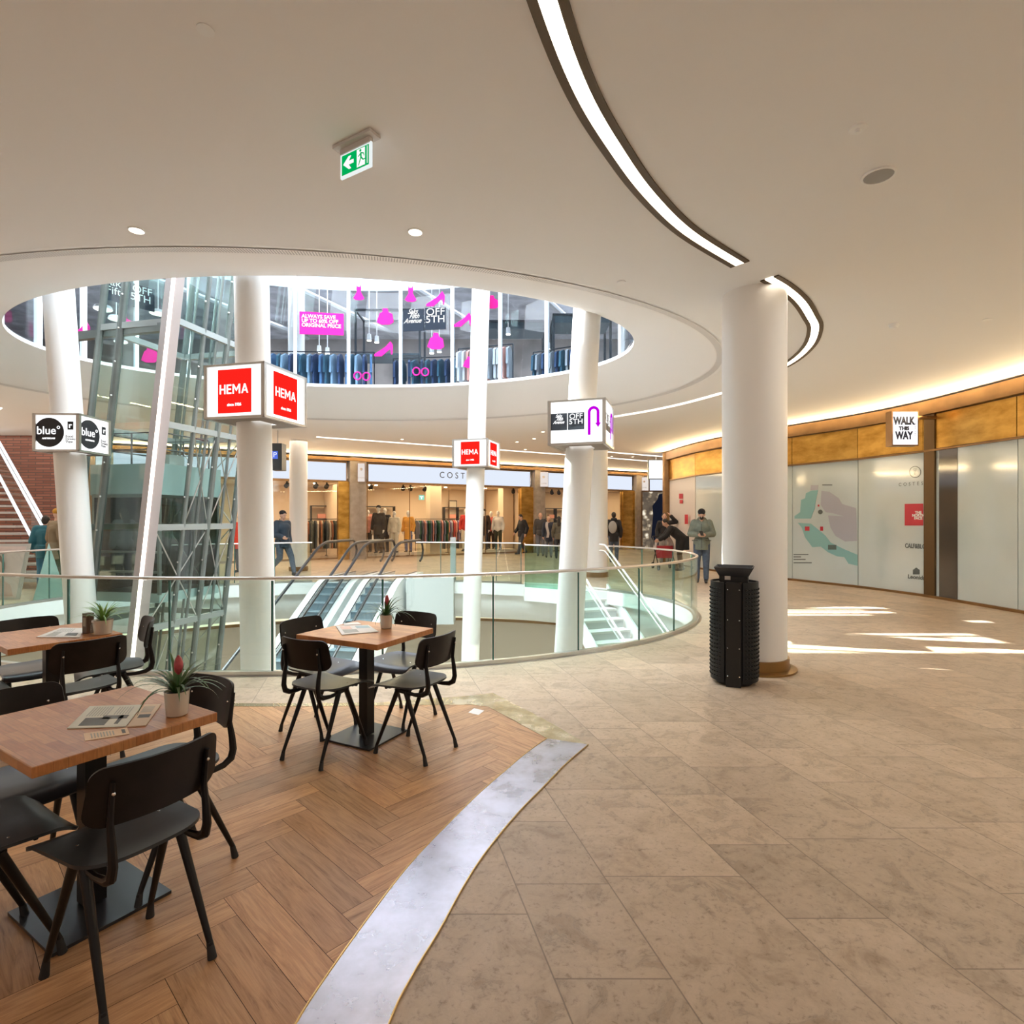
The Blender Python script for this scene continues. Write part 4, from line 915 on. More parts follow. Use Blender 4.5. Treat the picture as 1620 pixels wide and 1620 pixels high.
for k in range(7):
    o = MB().tube([(-10 + k * 3.2, 13.2, 7.75), (-7 + k * 3.2, 19.5, 7.75)], .09, 8).build('ceiling_pipe', P('pipe_grey', (.45, .46, .48), .4, .4)); tag(o, 'grey service pipe running under the upper store ceiling', 'pipe', 'upper ceiling pipes')
for i, (px, py, Y) in enumerate(((505, 553, 15), (518, 556, 15), (584, 535, 14.5), (596, 538, 14.5), (683, 555, 14), (695, 553, 14), (804, 525, 14), (868, 549, 14))):
    c = (XP(px, Y), Y, ZP(py, Y)); t = thing('spotlight', None, None, c); tag(t, 'white track spotlight hanging in the upper store', 'spotlight', 'track spotlights upstairs')
    MB().cone((0, 0, .1), (0, 0, -.06), .05, .06, 12).cone((0, 0, .1), (0, 0, 7.95 - c[2]), .012, .012, 6).build('lamp_body', white_paint, t); MB().cone((0, 0, -.061), (0, 0, -.07), .05, .05, 12).build('lamp_lens', lamp_e, t)
for i, (px, py, Y) in enumerate(((163, 489, 13), (163, 528, 16), (191, 541, 18), (184, 505, 15), (250, 496, 14))):
    c = (XP(px, Y), Y, ZP(py, Y)); t = thing('pendant_lamp', None, None, c); tag(t, 'round pendant lamp glowing behind upper glass left of the lift beam', 'lamp', 'pendant lamps upstairs')
    MB().cone((0, 0, .0), (0, 0, .07), .2, .16, 20).cone((0, 0, .07), (0, 0, 7.95 - c[2]), .012, .012, 6).build('lamp_shade', white_paint, t); MB().cone((0, 0, -.012), (0, 0, -.002), .18, .18, 20).build('lamp_lens', E('pendant_glow', (1, .93, .8), 3), t)

# ------------------------------------------------------------------ glass railing round the void
def E_t(px):     # near side parameter of the void edge seen in column px
    r = (px - 810) / F; A = (r / EA) ** 2 + 1 / EB ** 2; B = -2 * r * CE[0] / EA ** 2 - 2 * CE[1] / EB ** 2; Cc = (CE[0] / EA) ** 2 + (CE[1] / EB) ** 2 - 1
    D = max(B * B - 4 * A * Cc, 0); Y = (-B - math.sqrt(D)) / (2 * A); return math.atan2((Y - CE[1]) / EB, (r * Y - CE[0]) / EA)
RH = .965
def railing(ts, lab, post=None):
    o_ = .06; mid = ell(CE, EA, EB, ts[0]); t = thing('glass_railing', lab, 'railing', (mid.x, mid.y, 0))
    f = lambda a, z, o=0: (*ell(CE, EA + o_ + o, EB + o_ + o, a)[:2], z)
    for a, b in zip(ts[:-1], ts[1:]):
        g_ = .004 * (1 if b > a else -1); n = max(4, int(abs(b - a) * 22)); mb = MB()
        mb.sheet(lambda u, v: f(a + g_ + (b - a - 2 * g_) * u, .03 + (RH - .05) * v), n, 1, .016); mb.build('glass_panel', rail_glass, t, world=True)
        mb = MB(); mb.box((*ell(CE, EA + o_, EB + o_, b)[:2], RH / 2), (.018, .018, RH - .05)); mb.build('panel_edge', P('glass_edge', (.03, .12, .10), .15, 0, .8), t, world=True, smooth=False)
    N = int(abs(ts[-1] - ts[0]) * 30) + 4; pth = [f(ts[0] + (ts[-1] - ts[0]) * k / N, RH) for k in range(N + 1)]
    MB().tube(pth, .024, 10, flat=.7).build('handrail', P('handrail_steel', (.55, .50, .46), .3, .9), t, world=True)
    mb = MB(); A = [f(ts[0] + (ts[-1] - ts[0]) * k / N, 0, -.03)[:2] for k in range(N + 1)]; B = [f(ts[0] + (ts[-1] - ts[0]) * k / N, 0, .03)[:2] for k in range(N + 1)]
    ribbon(mb, A, B, .001, .045); mb.build('base_channel', steel, t, world=True)
    return t
near = [E_t(p) for p in (1059, 1004, 909, 776.5, 605, 434, 275, 118, 5)]
ts = [R(33.5), R(22), R(9), R(-3)] + near + [near[-1] - .3, -pi - .0, -pi - .2, -pi - .4]
railing(ts, 'curved glass railing with steel handrail along the near side of the void')
railing([R(109.5), R(118), R(127), R(137), R(148)], 'far glass railing between the lift and the escalators')
railing([R(85), R(79), R(72), R(65), R(58.5)], 'far glass railing right of the escalators')
o = MB().box((XP(717, 14.15), 14.15, .49), (.13, .13, 1.2)).build('railing_post', P('post_grey', (.42, .44, .43), .4, .3), smooth=False); tag(o, 'thick grey steel post at right side of the escalators', 'post')
# stair head landing with guard
poly = [(.28, 13.9), (.28, 12.85), (1.02, 12.36), (1.12, 12.2), (2.07, 12.2), (2.14, 12.6), (1.4, 13.4)]
struct(MB().prism(poly, -.3, .002).build('floor_landing', P('slab_white', (.83, .83, .81), .6), smooth=False))
t = thing('glass_guard', 'angled green glass guard standing left of the stair head', 'railing', (.3, 12.9, 0))
for a, b in (((.3, 13.6), (.3, 12.87)), ((.3, 12.87), (.68, 12.62)), ((.68, 12.62), (1.03, 12.38))):
    a = Vector((*a, 0)); b = Vector((*b, 0)); L = (b - a).length; M = frame(a, b - a); MB().box((L / 2, .48, 0), (L - .01, .94, .016), M).build('glass_panel', glass('guard_glass', (.66, .86, .80), 1.45, .02), t, world=True, smooth=False)
MB().tube([(.3, 13.6, .96), (.3, 12.87, .96), (1.03, 12.38, .96)], .016, 8).build('handrail', steel, t, world=True)
# stair going down
sd = Vector((.319, -.948, 0)); sp_ = Vector((.948, .319, 0)); S0 = Vector((1.12, 12.2, 0))
t = thing('staircase', 'white staircase with glass sides descending into the void behind the leaning column', 'staircase', S0)
SW = .95
for k in range(26):
    p = S0 + sd * (.28 * k + .14) + sp_ * (SW / 2); z = -.17 * (k + 1); MB().box((0, 0, z - .02), (SW, .30, .04), Matrix.Translation((p.x, p.y, 0)) @ Matrix.Rotation(math.atan2(sp_.y, sp_.x), 4, 'Z')).build('step', P('step_pale', (.66, .64, .61), .45), t, world=True, smooth=False)
    MB().box((0, -.0, z + .07), (SW, .02, .15), Matrix.Translation((p.x, p.y, 0)) @ Matrix.Rotation(math.atan2(sp_.y, sp_.x), 4, 'Z') @ Matrix.Translation((0, .15, 0))).build('riser', P('riser_grey', (.5, .5, .49), .5), t, world=True, smooth=False)
run = .28 * 26; dz = Vector((0, 0, -4.42))
for side in (0, 1):
    o_ = S0 + sp_ * (SW + .06 if side else -.06); e = o_ + sd * run + dz
    mb = MB(); mb.add([o_ + Vector((0, 0, .12)), e + Vector((0, 0, .12)), e + Vector((0, 0, -.28)), o_ + Vector((0, 0, -.28))] + [q + sp_ * .05 for q in (o_ + Vector((0, 0, .12)), e + Vector((0, 0, .12)), e + Vector((0, 0, -.28)), o_ + Vector((0, 0, -.28)))],
           [(0, 1, 2, 3), (7, 6, 5, 4), (0, 4, 5, 1), (1, 5, 6, 2), (2, 6, 7, 3), (3, 7, 4, 0)]); mb.build('stringer', P('slab_white', (.83, .83, .81), .6), t, world=True, smooth=False)
    mb = MB(); mb.sheet(lambda u, v: o_ + sp_ * .02 + sd * (run * u) + dz * u + Vector((0, 0, .12 + .82 * v)), 4, 1, .014); mb.build('glass_panel', rail_glass, t, world=True, smooth=False)
    for hh in ((.97, .022), (.84, .014)):
        a = o_ + sp_ * (-.03 if side else .08) + Vector((0, 0, hh[0])); MB().tube([a - sd * .25, a, a + sd * run + dz], hh[1], 8).build('handrail', P('rail_white_steel', (.85, .85, .84), .25, .3), t, world=True)

# ------------------------------------------------------------------ escalators
rub = P('handrail_rubber', (.02, .02, .022), .35); esc_w = P('escalator_cladding', (.80, .81, .80), .4); esc_s = P('escalator_step', (.15, .20, .23), .5, .2)
ed = Vector((-.15, -.989, 0)); ep = Vector((.989, -.15, 0))
def escalator(x0, lab, open_side):
    O = Vector((x0, 14.3, 0)); t = thing('escalator', lab, 'escalator', O); T = math.tan(R(30)); D = 7.9
    def pt(s, off, z): # s distance along, slope starts at s=.25
        drop = 0 if s < .1 else (T * (s - .45) if s > .8 else T * (s - .1) ** 2 / 1.4)
        return O + ed * s + ep * off + Vector((0, 0, z - drop))
    ss = [-1.3, -.6, 0, .1, .25, .4, .55, .7, .8, 1.2] + [1.2 + (D - 1.2) * k / 6 for k in range(1, 7)]
    for side in (-1, 1):
        w = .40 * side
        mb = MB(); mb.sheet(lambda u, v: pt(ss[min(int(u * (len(ss) - 1) + .5), len(ss) - 1)], w, .08 + .85 * v), len(ss) - 1, 1, .012); mb.build('balustrade_glass', shop_glass, t, world=True)
        path = [pt(-1.3, w, .40), pt(-1.42, w, .45), pt(-1.52, w, .56), pt(-1.56, w, .68), pt(-1.52, w, .80), pt(-1.42, w, .92), pt(-1.28, w, .965)] + [pt(s, w, .97) for s in ss[1:]]
        MB().tube(path, .036, 8, flat=.8, up=(.989, -.15, .01)).build('handrail', rub, t, world=True)
        A = [pt(s, w - .09, .10) for s in ss]; B = [pt(s, w + .09, .10) for s in ss]; low = Vector((0, 0, -.95 if side == open_side else -.7)); n = len(ss)
        mb = MB(); vs = A + B + [a + low for a in A] + [b + low for b in B]; fs = []
        for k in range(n - 1):
            for q0, q1 in ((0, n), (n, 3 * n), (3 * n, 2 * n), (2 * n, 0)): fs.append((q0 + k, q0 + k + 1, q1 + k + 1, q1 + k))
        fs += [(0, n, 3 * n, 2 * n), (n - 1, 2 * n - 1, 4 * n - 1, 3 * n - 1)]; mb.add(vs, fs); mb.build('cladding', esc_w, t, world=True, ang=40)
        MB().tube([p + Vector((0, 0, .01)) for p in (A if side > 0 else B)], .012, 6).build('skirt_trim', rub, t, world=True)
    for k in range(30):
        s = .05 + k * .27
        if s > D: break
        c = pt(s, 0, .0); z = round((c.z) / .156) * .156 if s > .6 else c.z; M = Matrix.Translation((c.x, c.y, c.z)) @ Matrix.Rotation(math.atan2(ep.y, ep.x), 4, 'Z')
        MB().box((0, 0, -.02), (.62, .29, .04), M).box((0, -.135, -.09), (.62, .02, .15), M).build('step', esc_s, t, world=True, smooth=False)
    A = [pt(s, 0, -.75) for s in ss]; mb = MB(); vs = [a + ep * -.45 for a in A] + [a + ep * .45 for a in A]; n = len(ss); mb.add(vs, [(k, k + 1, n + k + 1, n + k) for k in range(n - 1)]); mb.build('underside', esc_w, t, world=True)
    return t
escalator(-4.18, 'left escalator descending beside the tall white column', -1)
escalator(-3.1, 'right escalator of the pair descending towards the near tables', 1)
struct(MB().box((-2.0, 14.1, -.45), (1.15, .5, 1.15), rz=0).build('floor_bulkhead', P('bulkhead_grey', (.55, .56, .55), .5), smooth=False))

# ------------------------------------------------------------------ glass lift tower, leaning
t = thing('lift_tower', 'leaning glass lift shaft of grey steel with a lit edge beam', 'lift', (-5.2, 8.3, -5)); LE = .108
def tl(p, z): return Vector((p[0] + LE * (z - 1.56), p[1], z))
Lc, Rc = (-5.07, 8.1), (-4.72, 9.65); Ac = (-6.38, 8.40); Bc = (-6.03, 9.95); Lm = (-6.02, 8.32)
R1, R2 = (-4.96, 8.6), (-4.85, 9.08)
ZA, ZB = -5.0, 8.3
def post(p, r, name, mat, n=10, flat=1): MB().tube([tl(p, ZA), tl(p, ZB)], r, n, flat=flat).build(name, mat, t, world=True)
# lit box beam
bm_ = P('lift_beam', (.40, .345, .325), .45)
mb = MB(); bx = (-5.12, 8.02)
vs = []
for z in (ZA, ZB):
    c = tl(bx, z); vs += [c + Vector((-.13, 0, 0)), c + Vector((.04, -.10, 0)), c + Vector((.13, .02, 0)), c + Vector((-.03, .12, 0))]
mb.add(vs, [(0, 1, 5, 4), (1, 2, 6, 5), (2, 3, 7, 6), (3, 0, 4, 7), (0, 3, 2, 1), (4, 5, 6, 7)]); mb.build('edge_beam', bm_, t, world=True, smooth=False)
mb = MB(); vs = []
for z in (ZA, ZB):
    c = tl(bx, z); vs += [c + Vector((.035, -.112, 0)), c + Vector((.065, -.085, 0)), c + Vector((.05, -.07, 0)), c + Vector((.02, -.10, 0))]
mb.add(vs, [(0, 1, 5, 4), (1, 2, 6, 5), (2, 3, 7, 6), (3, 0, 4, 7)]); mb.build('light_strip', E('beam_led', (1, .86, .78), 6), t, world=True, smooth=False)
for p, r in ((Rc, .045), (Ac, .05), (Bc, .05), (Lm, .055), (R1, .035), (R2, .045)): post(p, r, 'steel_post', steel_dark)
for p in ((-4.9, 8.85), (-4.78, 9.35), (-5.9, 9.9), (-5.5, 9.8)): post(p, .022, 'guide_rail', steel_dark, 6)
def lat(a, b): return (Vector((b[0] - a[0], b[1] - a[1], 0)))
for z in (5.85, 4.37, 2.9, 1.43, -.03, -1.5, -3.0):
    for a, b in ((Lc, Rc), (Rc, Bc), (Bc, Ac)) + (((Ac, Lc),) if z in (4.37, 5.85, -1.5, -3.0) else ()):
        pa, pb = tl(a, z), tl(b, z); M = frame(pa, pb - pa); L = (pb - pa).length; MB().box((L / 2, 0, 0), (L, .09, .06), M).build('cross_beam', steel_lt, t, world=True, smooth=False)
pa, pb = tl(Lc, 4.30), tl((-7.0, 8.62), 4.30); MB().box(((pb - pa).length / 2, 0, 0), ((pb - pa).length, .12, .08), frame(pa, pb - pa)).build('cross_beam', steel_dark, t, world=True, smooth=False)
zs = [-5, -3, -1.5, -.03, 1.43, 2.9, 4.37, 5.85, 8.2]
for a, b in ((Lc, Rc), (Rc, Bc), (Bc, Ac), (Ac, Lc)):
    for z0, z1 in zip(zs[:-1], zs[1:]):
        vs = [tl(a, z0 + .05), tl(b, z0 + .05), tl(b, z1 - .05), tl(a, z1 - .05)]; n_ = (vs[1] - vs[0]).cross(vs[2] - vs[0]).normalized() * .006
        MB().add([v - n_ for v in vs] + [v + n_ for v in vs], [(0, 1, 2, 3), (7, 6, 5, 4), (0, 4, 5, 1), (1, 5, 6, 2), (2, 6, 7, 3), (3, 7, 4, 0)])
        m_ = MB(); m_.add([v - n_ for v in vs] + [v + n_ for v in vs], [(0, 1, 2, 3), (7, 6, 5, 4), (0, 4, 5, 1), (1, 5, 6, 2), (2, 6, 7, 3), (3, 7, 4, 0)]); m_.build('glass_panel', lift_glass, t, world=True, smooth=False)
for a, b, z0, z1 in ((R2, Rc, -.03, 1.43), (R1, R2, 1.43, 2.9), (Lc, R2, -.03, 1.4), (Lc, R1, -1.5, -.03), (R2, Rc, 1.43, 2.9), (Bc, Rc, -.03, 1.43), (Bc, Rc, -1.5, -.03), (Bc, Rc, 1.43, 2.9)):
    MB().tube([tl(a, z1), tl(b, z0)], .010, 6).tube([tl(b, z1), tl(a, z0)], .010, 6).build('brace_rod', steel, t, world=True)
mb = MB()
for p in (Rc, Lm, R1, R2):
    for z in [x * .49 - 4 for x in range(24)]: c = tl(p, z); mb.ell((c.x, c.y - .05, c.z), (.016, .016, .016), nu=6, nv=4)
mb.build('bolts', steel, t, world=True)
# cabin
c0 = tl((-5.62, 9.1), 1.3); cb = thing('lift_car', 'glass lift car with teal grey roof inside the steel shaft', 'lift car', (c0.x, c0.y, .3)); CM = frame((c0.x, c0.y, 0), (.975, -.22, 0)); tealg = P('lift_teal', (.30, .40, .385), .35)
MB().box((0, 2.14, 0), (1.25, .46, 1.25), CM).build('roof', tealg, cb, world=True, smooth=False)
MB().box((0, .38, 0), (1.2, .14, 1.2), CM).build('car_floor', P('lift_floor_pale', (.48, .58, .57), .3), cb, world=True, smooth=False)
for x, z, dx, dz_ in ((0, .59, 1.18, .012), (-.59, 0, .012, 1.18), (.59, 0, .012, 1.18)): MB().box((x, 1.18, z), (dx, 1.46, dz_), CM).build('glass_wall', tint_glass, cb, world=True, smooth=False)
MB().box((0, 1.18, -.57), (1.18, 1.46, .03), CM).build('car_door', tint_glass, cb, world=True, smooth=False)
mb = MB()
for x in (-.59, .59):
    for z in (-.59, .59): mb.box((x, 1.18, z), (.04, 1.5, .04), CM)
mb.box((0, 1.9, .6), (1.2, .05, .05), CM); mb.build('car_frame', steel_dark, cb, world=True, smooth=False)
for z in (.75, 1.05): MB().tube([CM @ Vector((-.55, z, .5)), CM @ Vector((.55, z, .5))], .02, 6).build('grab_rail', steel, cb, world=True)
mb = MB()
for z in (2.6, 2.85):
    q = [CM @ Vector(v) for v in ((-.5, z, .5), (.5, z, .5), (.5, z, -.5), (-.5, z, -.5))]; mb.tube(q, .013, 6, closed=True)
for x in (-.5, 0, .5):
    for z in (-.5, .5): mb.tube([CM @ Vector((x, 2.37, z)), CM @ Vector((x, 2.85, z))], .013, 6)
mb.build('roof_rail', P('rail_black_steel', (.06, .06, .06), .5), cb, world=True)
mb = MB(); mb.cone(CM @ Vector((.35, 2.65, .3)), CM @ Vector((.35, 2.65, .36)), .09, .09, 16).cone(CM @ Vector((.35, 2.5, .3)), CM @ Vector((.35, 2.5, .36)), .06, .06, 16).box((.1, 2.47, -.1), (.3, .2, .3), CM); mb.build('pulley', steel_lt, cb, world=True)

# ------------------------------------------------------------------ cafe furniture
def sq(u, v, k=.42): return u * math.sqrt(1 - v * v * k / 2 * 1.0), v * math.sqrt(1 - u * u * k / 2)
screwm = chrome
def rc(u, v, rx1, rz1, rx0, rz0):
    x = math.sin(pi / 2 * (2 * u - 1)); z = math.sin(pi / 2 * (2 * v - 1)); a = abs(x)
    lim = lambda rx, rz: 1 if a <= 1 - rx else 1 - rz * (1 - math.sqrt(max(0, 1 - ((a - 1 + rx) / rx) ** 2)))
    return x, z * (lim(rx1, rz1) if z > 0 else lim(rx0, rz0))
def make_chair(lab):
    t = thing('cafe_chair', lab, 'chair', (0, 0, 0), 0, None)
    def seat(u, v):
        x, y = rc(u, v, .16, .16, .6, .5); z = .458 + .012 * x * x - .006 * y
        if y > .62: z -= (y - .62) ** 2 * .20
        if y < -.5: z += (-.5 - y) ** 2 * .03
        return (x * (.205 + .012 * y), y * .205 + .005, z)
    MB().sheet(seat, 26, 18, .011).build('seat', seat_black, t, ang=50)
    def back(u, v):
        x, z = rc(u, v, .2, .36, .34, .62); w = .205 - .008 * z
        return (x * w, -.25 - .02 * z + .052 * x * x, .70 + .098 * z)
    MB().sheet(back, 28, 14, .010).build('backrest', chair_black, t, ang=50)
    for sx in (-1, 1):
        x = .148 * sx
        MB().tube([(x, -.02, .432), (x, -.14, .425), (x, -.20, .432), (x, -.235, .452), (x, -.246, .49), (x, -.240, .55), (x, -.228, .62), (x, -.247, .75)], .013, 8, rs=[.012, .013, .016, .019, .018, .016, .013, .009], flat=.75, up=(1, 0, 0)).build('back_upright', black, t)
        for fy, ay in ((.165, .0), (-.235, -.065)):
            a = Vector((x, ay, .436)); b = Vector((.168 * sx, fy, .045)); f = Vector((.170 * sx, fy * 1.03, 0))
            l = MB().cone(a, b, .017, .0105, 12).build('leg', black, t); MB().cone(b + (a - b) * .03, f, .011, .0155, 12).build('foot_cap', black_matt, l)
    MB().box((0, -.03, .438), (.31, .10, .012)).box((0, .08, .44), (.29, .03, .01)).tube([(-.148, .10, .438), (0, .115, .432), (.148, .10, .438)], .010, 6).build('seat_frame', black, t)
    mb = MB()
    for x, y in ((-.13, .03), (.13, .03), (-.13, -.10), (.13, -.10)): mb.ell((x, y, .466), (.006, .006, .003), nu=8, nv=5)
    for x in (-.148, .148): mb.ell((x, -.219, .715), (.0055, .004, .0055), nu=8, nv=5).ell((x, -.251, .715), (.006, .006, .006), nu=8, nv=5)
    mb.build('screws', screwm, t)
    return t
CH_ = [  # origin, facing, label
 (-1.22, 3.80, (.455, .89), 'black veneer chair in front of the centre table, back towards the camera at left'),
 (-.675, 3.84, (-.88, .475), 'black veneer chair at the right corner of the centre table with its back outward'),
 (-1.40, 4.20, (.889, -.458), 'black veneer chair behind the left corner of the centre table'),
 (-.87, 4.38, (-.458, -.889), 'black veneer chair behind the centre table nearest the railing'),
 (-1.355, 1.99, (-.86, .51), 'large black veneer chair nearest the camera seen from behind at the near table'),
 (-1.545, 2.50, (-.53, -.848), 'black veneer chair behind the potted bromeliad on the near table'),
 (-2.03, 2.38, (.848, -.53), 'black veneer chair cut by the left edge behind the near table'),
 (-1.845, 1.985, (.53, .848), 'black veneer chair cut by the left edge in front of the near table'),
 (-2.83, 3.71, (-.81, .59), 'black veneer chair in front of the far left table with back to the camera'),
 (-2.945, 4.175, (-.78, -.62), 'black veneer chair between the far left table and the lift'),
 (-3.50, 4.17, (.81, -.59), 'black veneer chair behind the far left table by the railing'),
 (-3.44, 3.60, (.59, .81), 'black veneer chair whose seat tip shows at left edge below the far left table')]
proto = None
for x, y, f, lab in CH_:
    rz = math.atan2(f[1], f[0]) - pi / 2
    if proto is None: proto = make_chair(lab); proto.location = (x, y, .004); proto.rotation_euler = (0, 0, rz); proto['group'] = 'black chairs round the cafe tables'
    else: copy_tree(proto, (x, y, .004), rz, lab)
def make_table(lab, loc, rz):
    t = thing('cafe_table', lab, 'table', loc, rz)
    mb = MB(); w, d, h = .72, .62, .75; b = .004
    mb.box((0, 0, h - .019), (w, d, .038)); o = mb.build('tabletop', block, t, smooth=False)
    bv = o.modifiers.new('b', 'BEVEL'); bv.width = .003; bv.segments = 2
    MB().box((0, 0, .365), (.075, .075, .69)).box((0, 0, .703), (.3, .3, .014)).build('pedestal', black, t, smooth=False)
    MB().box((0, 0, .008), (.41, .41, .012)).build('base_plate', P('base_black', (.02, .02, .023), .3), t, smooth=False)
    return t
tb = make_table('near wooden table at lower left with bromeliad, newspapers and a receipt', (-1.695, 2.295, .003), R(-32)); tb['group'] = 'square wooden cafe tables'
copy_tree(tb, (-1.04, 4.07, .003), R(-27), 'wooden table in the centre standing alone with four chairs')
copy_tree(tb, (-3.21, 3.96, .003), R(-36), 'wooden table at far left edge carrying the grassy plant')
# plants
potm = P('pot_glass', (.62, .56, .48), .25, .3); leafm = P('leaf_dark', (.05, .12, .035), .4, noise=.3, nscale=20); leafs = P('leaf_striped', (.16, .30, .06), .45, noise=.4, nscale=40); budm = P('bud_red', (.36, .05, .06), .45, noise=.25, nscale=60); soil = P('soil', (.03, .02, .015), .9)
def plant(loc, lab, kind, s=1, seed=1):
    rnd = random.Random(seed); t = thing('potted_plant', lab, 'potted plant', loc, 0)
    MB().lathe([(.036 * s, 0), (.040 * s, .004), (.047 * s, .098), (.0485 * s, .10), (.0455 * s, .10), (.043 * s, .088), (.001, .086)], n=28).build('pot', potm, t)
    MB().lathe([(.001, .080), (.043 * s, .082), (.043 * s, .088), (.001, .092)], n=20).build('soil', soil, t)
    n = 34 if kind == 'brom' else 46
    mb = MB()
    for k in range(n):
        a = 2 * pi * k / n * 2.6 + rnd.uniform(-.2, .2); 
        if kind == 'brom': L = rnd.uniform(.17, .25) * s; up0 = rnd.uniform(.5, 1.35); w = .0078 * s; droop = rnd.uniform(1.1, 2.0)
        else: L = rnd.uniform(.12, .17) * s; up0 = rnd.uniform(.7, 1.5); w = .0055 * s; droop = rnd.uniform(.9, 1.9)
        p = Vector((.008 * math.cos(a), .008 * math.sin(a), .09)); seg = 9; an = up0; pts = [p.copy()]
        for q in range(seg):
            p = p + Vector((math.cos(a) * math.cos(an), math.sin(a) * math.cos(an), math.sin(an))) * (L / seg); an -= droop / seg; pts.append(p.copy())
        side = Vector((-math.sin(a), math.cos(a), 0)); vs = []
        for q, pp in enumerate(pts):
            ww = w * (1 - (q / seg) ** 1.6) + .0006; vs += [pp - side * ww, pp + side * ww + Vector((0, 0, 0)), pp + Vector((0, 0, -.0025 * (1 - q / seg)))]
        fs = []
        for q in range(seg): b_ = q * 3; fs += [(b_, b_ + 3, b_ + 5, b_ + 2), (b_ + 2, b_ + 5, b_ + 4, b_ + 1), (b_, b_ + 1, b_ + 4, b_ + 3)]
        mb.add(vs, fs)
    mb.build('leaves', leafm if kind == 'brom' else leafs, t)
    if kind == 'brom':
        MB().cone((0, 0, .085), (.006, 0, .18), .005, .005, 8).build('stem', leafm, t)
        mb = MB(); mb.lathe([(.004, 0), (.013, .012), (.017, .03), (.0165, .05), (.011, .068), (.002, .08)], (.006, 0, .165), 14)
        mb.build('flower_spike', budm, t)
    return t
TZ = .754
plant((-1.375, 2.335, TZ), 'bromeliad with dark red flower in grey pot on the near table', 'brom', 1.0, 3)
plant((XP(611, 4.18), 4.18, TZ), 'small bromeliad with reddish spike on the centre table', 'brom', 1.0, 8)
plant((XP(163, 3.97), 3.97, TZ), 'grassy striped green plant in clear pot on the far left table', 'grass', 1.3, 5)
paper = P('newsprint', (.66, .66, .58), .7); paper2 = P('newsprint_warm', (.72, .58, .44), .7); prn = P('print_grey', (.16, .17, .17), .7); prn2 = P('print_soft', (.42, .44, .42), .7)
def tabq(pts, z): return [tuple(PT(x, y, z)[:2]) for x, y in pts]
def sheet_on(name, pts, z, th, mat, lab, cat, marks=()):
    q = tabq(pts, z + th); c = sum((Vector(p) for p in q), Vector((0, 0))) / len(q); t = thing(name, lab, cat, (c.x, c.y, z))
    o = MB().prism([(p[0], p[1]) for p in q], z, z + th).build('pages', mat, t, world=True, smooth=False)
    A, B, Cc, D = (Vector(p) for p in q[:4])
    for u0, v0, u1, v1, m_ in marks:
        f = lambda u, v: tuple((A * (1 - u) + B * u) * (1 - v) + (D * (1 - u) + Cc * u) * v)
        MB().prism([f(u0, v0), f(u1, v0), f(u1, v1), f(u0, v1)], z + th, z + th + .0006).build('print_block', m_, o, world=True, smooth=False)
    return t
lines = lambda u0, u1, v0, n, dv, m_: [(u0, v0 + k * dv, u1, v0 + k * dv + dv * .4, m_) for k in range(n)]
sheet_on('newspaper', [(106, 1152), (142, 1117), (226, 1114.5), (199, 1149)], TZ, .003, paper, 'folded greenish newspaper page lying on the near table', 'newspaper', [(.08, .15, .42, .6, prn), (.12, .75, .5, .82, prn), (.35, .45, .5, .9, prn)] + lines(.5, .92, .12, 8, .05, prn2) + lines(.55, .9, .6, 6, .05, prn2))
sheet_on('newspaper', [(201, 1149), (228, 1114.5), (255, 1113.5), (231, 1147)], TZ, .0035, paper2, 'narrow warm toned leaflet beside the newspaper under the bromeliad', 'leaflet', [(.35, .2, .5, .85, prn)] + lines(.6, .9, .15, 8, .08, prn2))
sheet_on('receipt', [(134.5, 1172), (132, 1160), (201, 1151), (205, 1161)], TZ, .001, P('receipt_paper', (.78, .60, .42), .7), 'cream receipt strip near the front edge of the near table', 'receipt', [(.25, .85, .8, .93, prn)] + lines(.2, .8, .15, 8, .07, prn2))
sheet_on('menu_card', [(541, 1004), (531, 990), (583, 988.5), (599, 999)], TZ, .004, P('menu_white', (.72, .72, .70), .5), 'open menu leaflet with pale pictures on the centre table', 'menu', [(.15, .1, .5, .5, prn2), (.6, .55, .9, .95, P('menu_blue', (.35, .5, .55), .5)), (.55, .1, .9, .4, P('menu_peach', (.7, .5, .42), .5))])
sheet_on('leaflet', [(545, 989), (543, 986), (566, 984), (572, 987.5)], TZ, .0015, P('menu_white', (.72, .72, .70), .5), 'small folded leaflet behind the menu on the centre table', 'leaflet')
sheet_on('newspaper', [(57, 1007.5), (96, 993), (134, 993.5), (126, 1008)], TZ, .004, P('menu_white', (.72, .72, .70), .5), 'bluish white newspaper lying on the far left table', 'newspaper', [(.1, .15, .5, .4, prn2)] + lines(.5, .9, .15, 7, .08, prn2) + [(.15, .6, .45, .9, prn)])
t = thing('menu_holder', 'dark brown upright box beside the grassy plant on far left table', 'menu holder', (XP(139.5, 4.0), 4.0, TZ), R(-20)); MB().box((0, 0, .07), (.045, .05, .14)).build('box', P('holder_brown', (.10, .055, .03), .5), t, smooth=False); MB().box((0, -.026, .08), (.03, .002, .06)).build('card', P('holder_card', (.3, .25, .18), .5), t, smooth=False)
t = thing('glass_jar', 'small clear glass jar between menu box and grassy plant', 'jar', (XP(148.5, 3.93), 3.93, TZ)); MB().lathe([(.016, 0), (.018, .003), (.018, .07), (.013, .08), (.013, .09)], n=18).build('jar_body', clear_glass, t); MB().lathe([(.014, .088), (.014, .10), (.001, .101)], n=16).build('lid', steel, t)
t = sheet_on('floor_sticker', [(741, 1127), (750, 1120.5), (766, 1124), (757, 1131)], .0035, .001, P('sticker_white', (.8, .78, .76), .5), 'small white square sticker on the parquet right of the centre table', 'sticker')

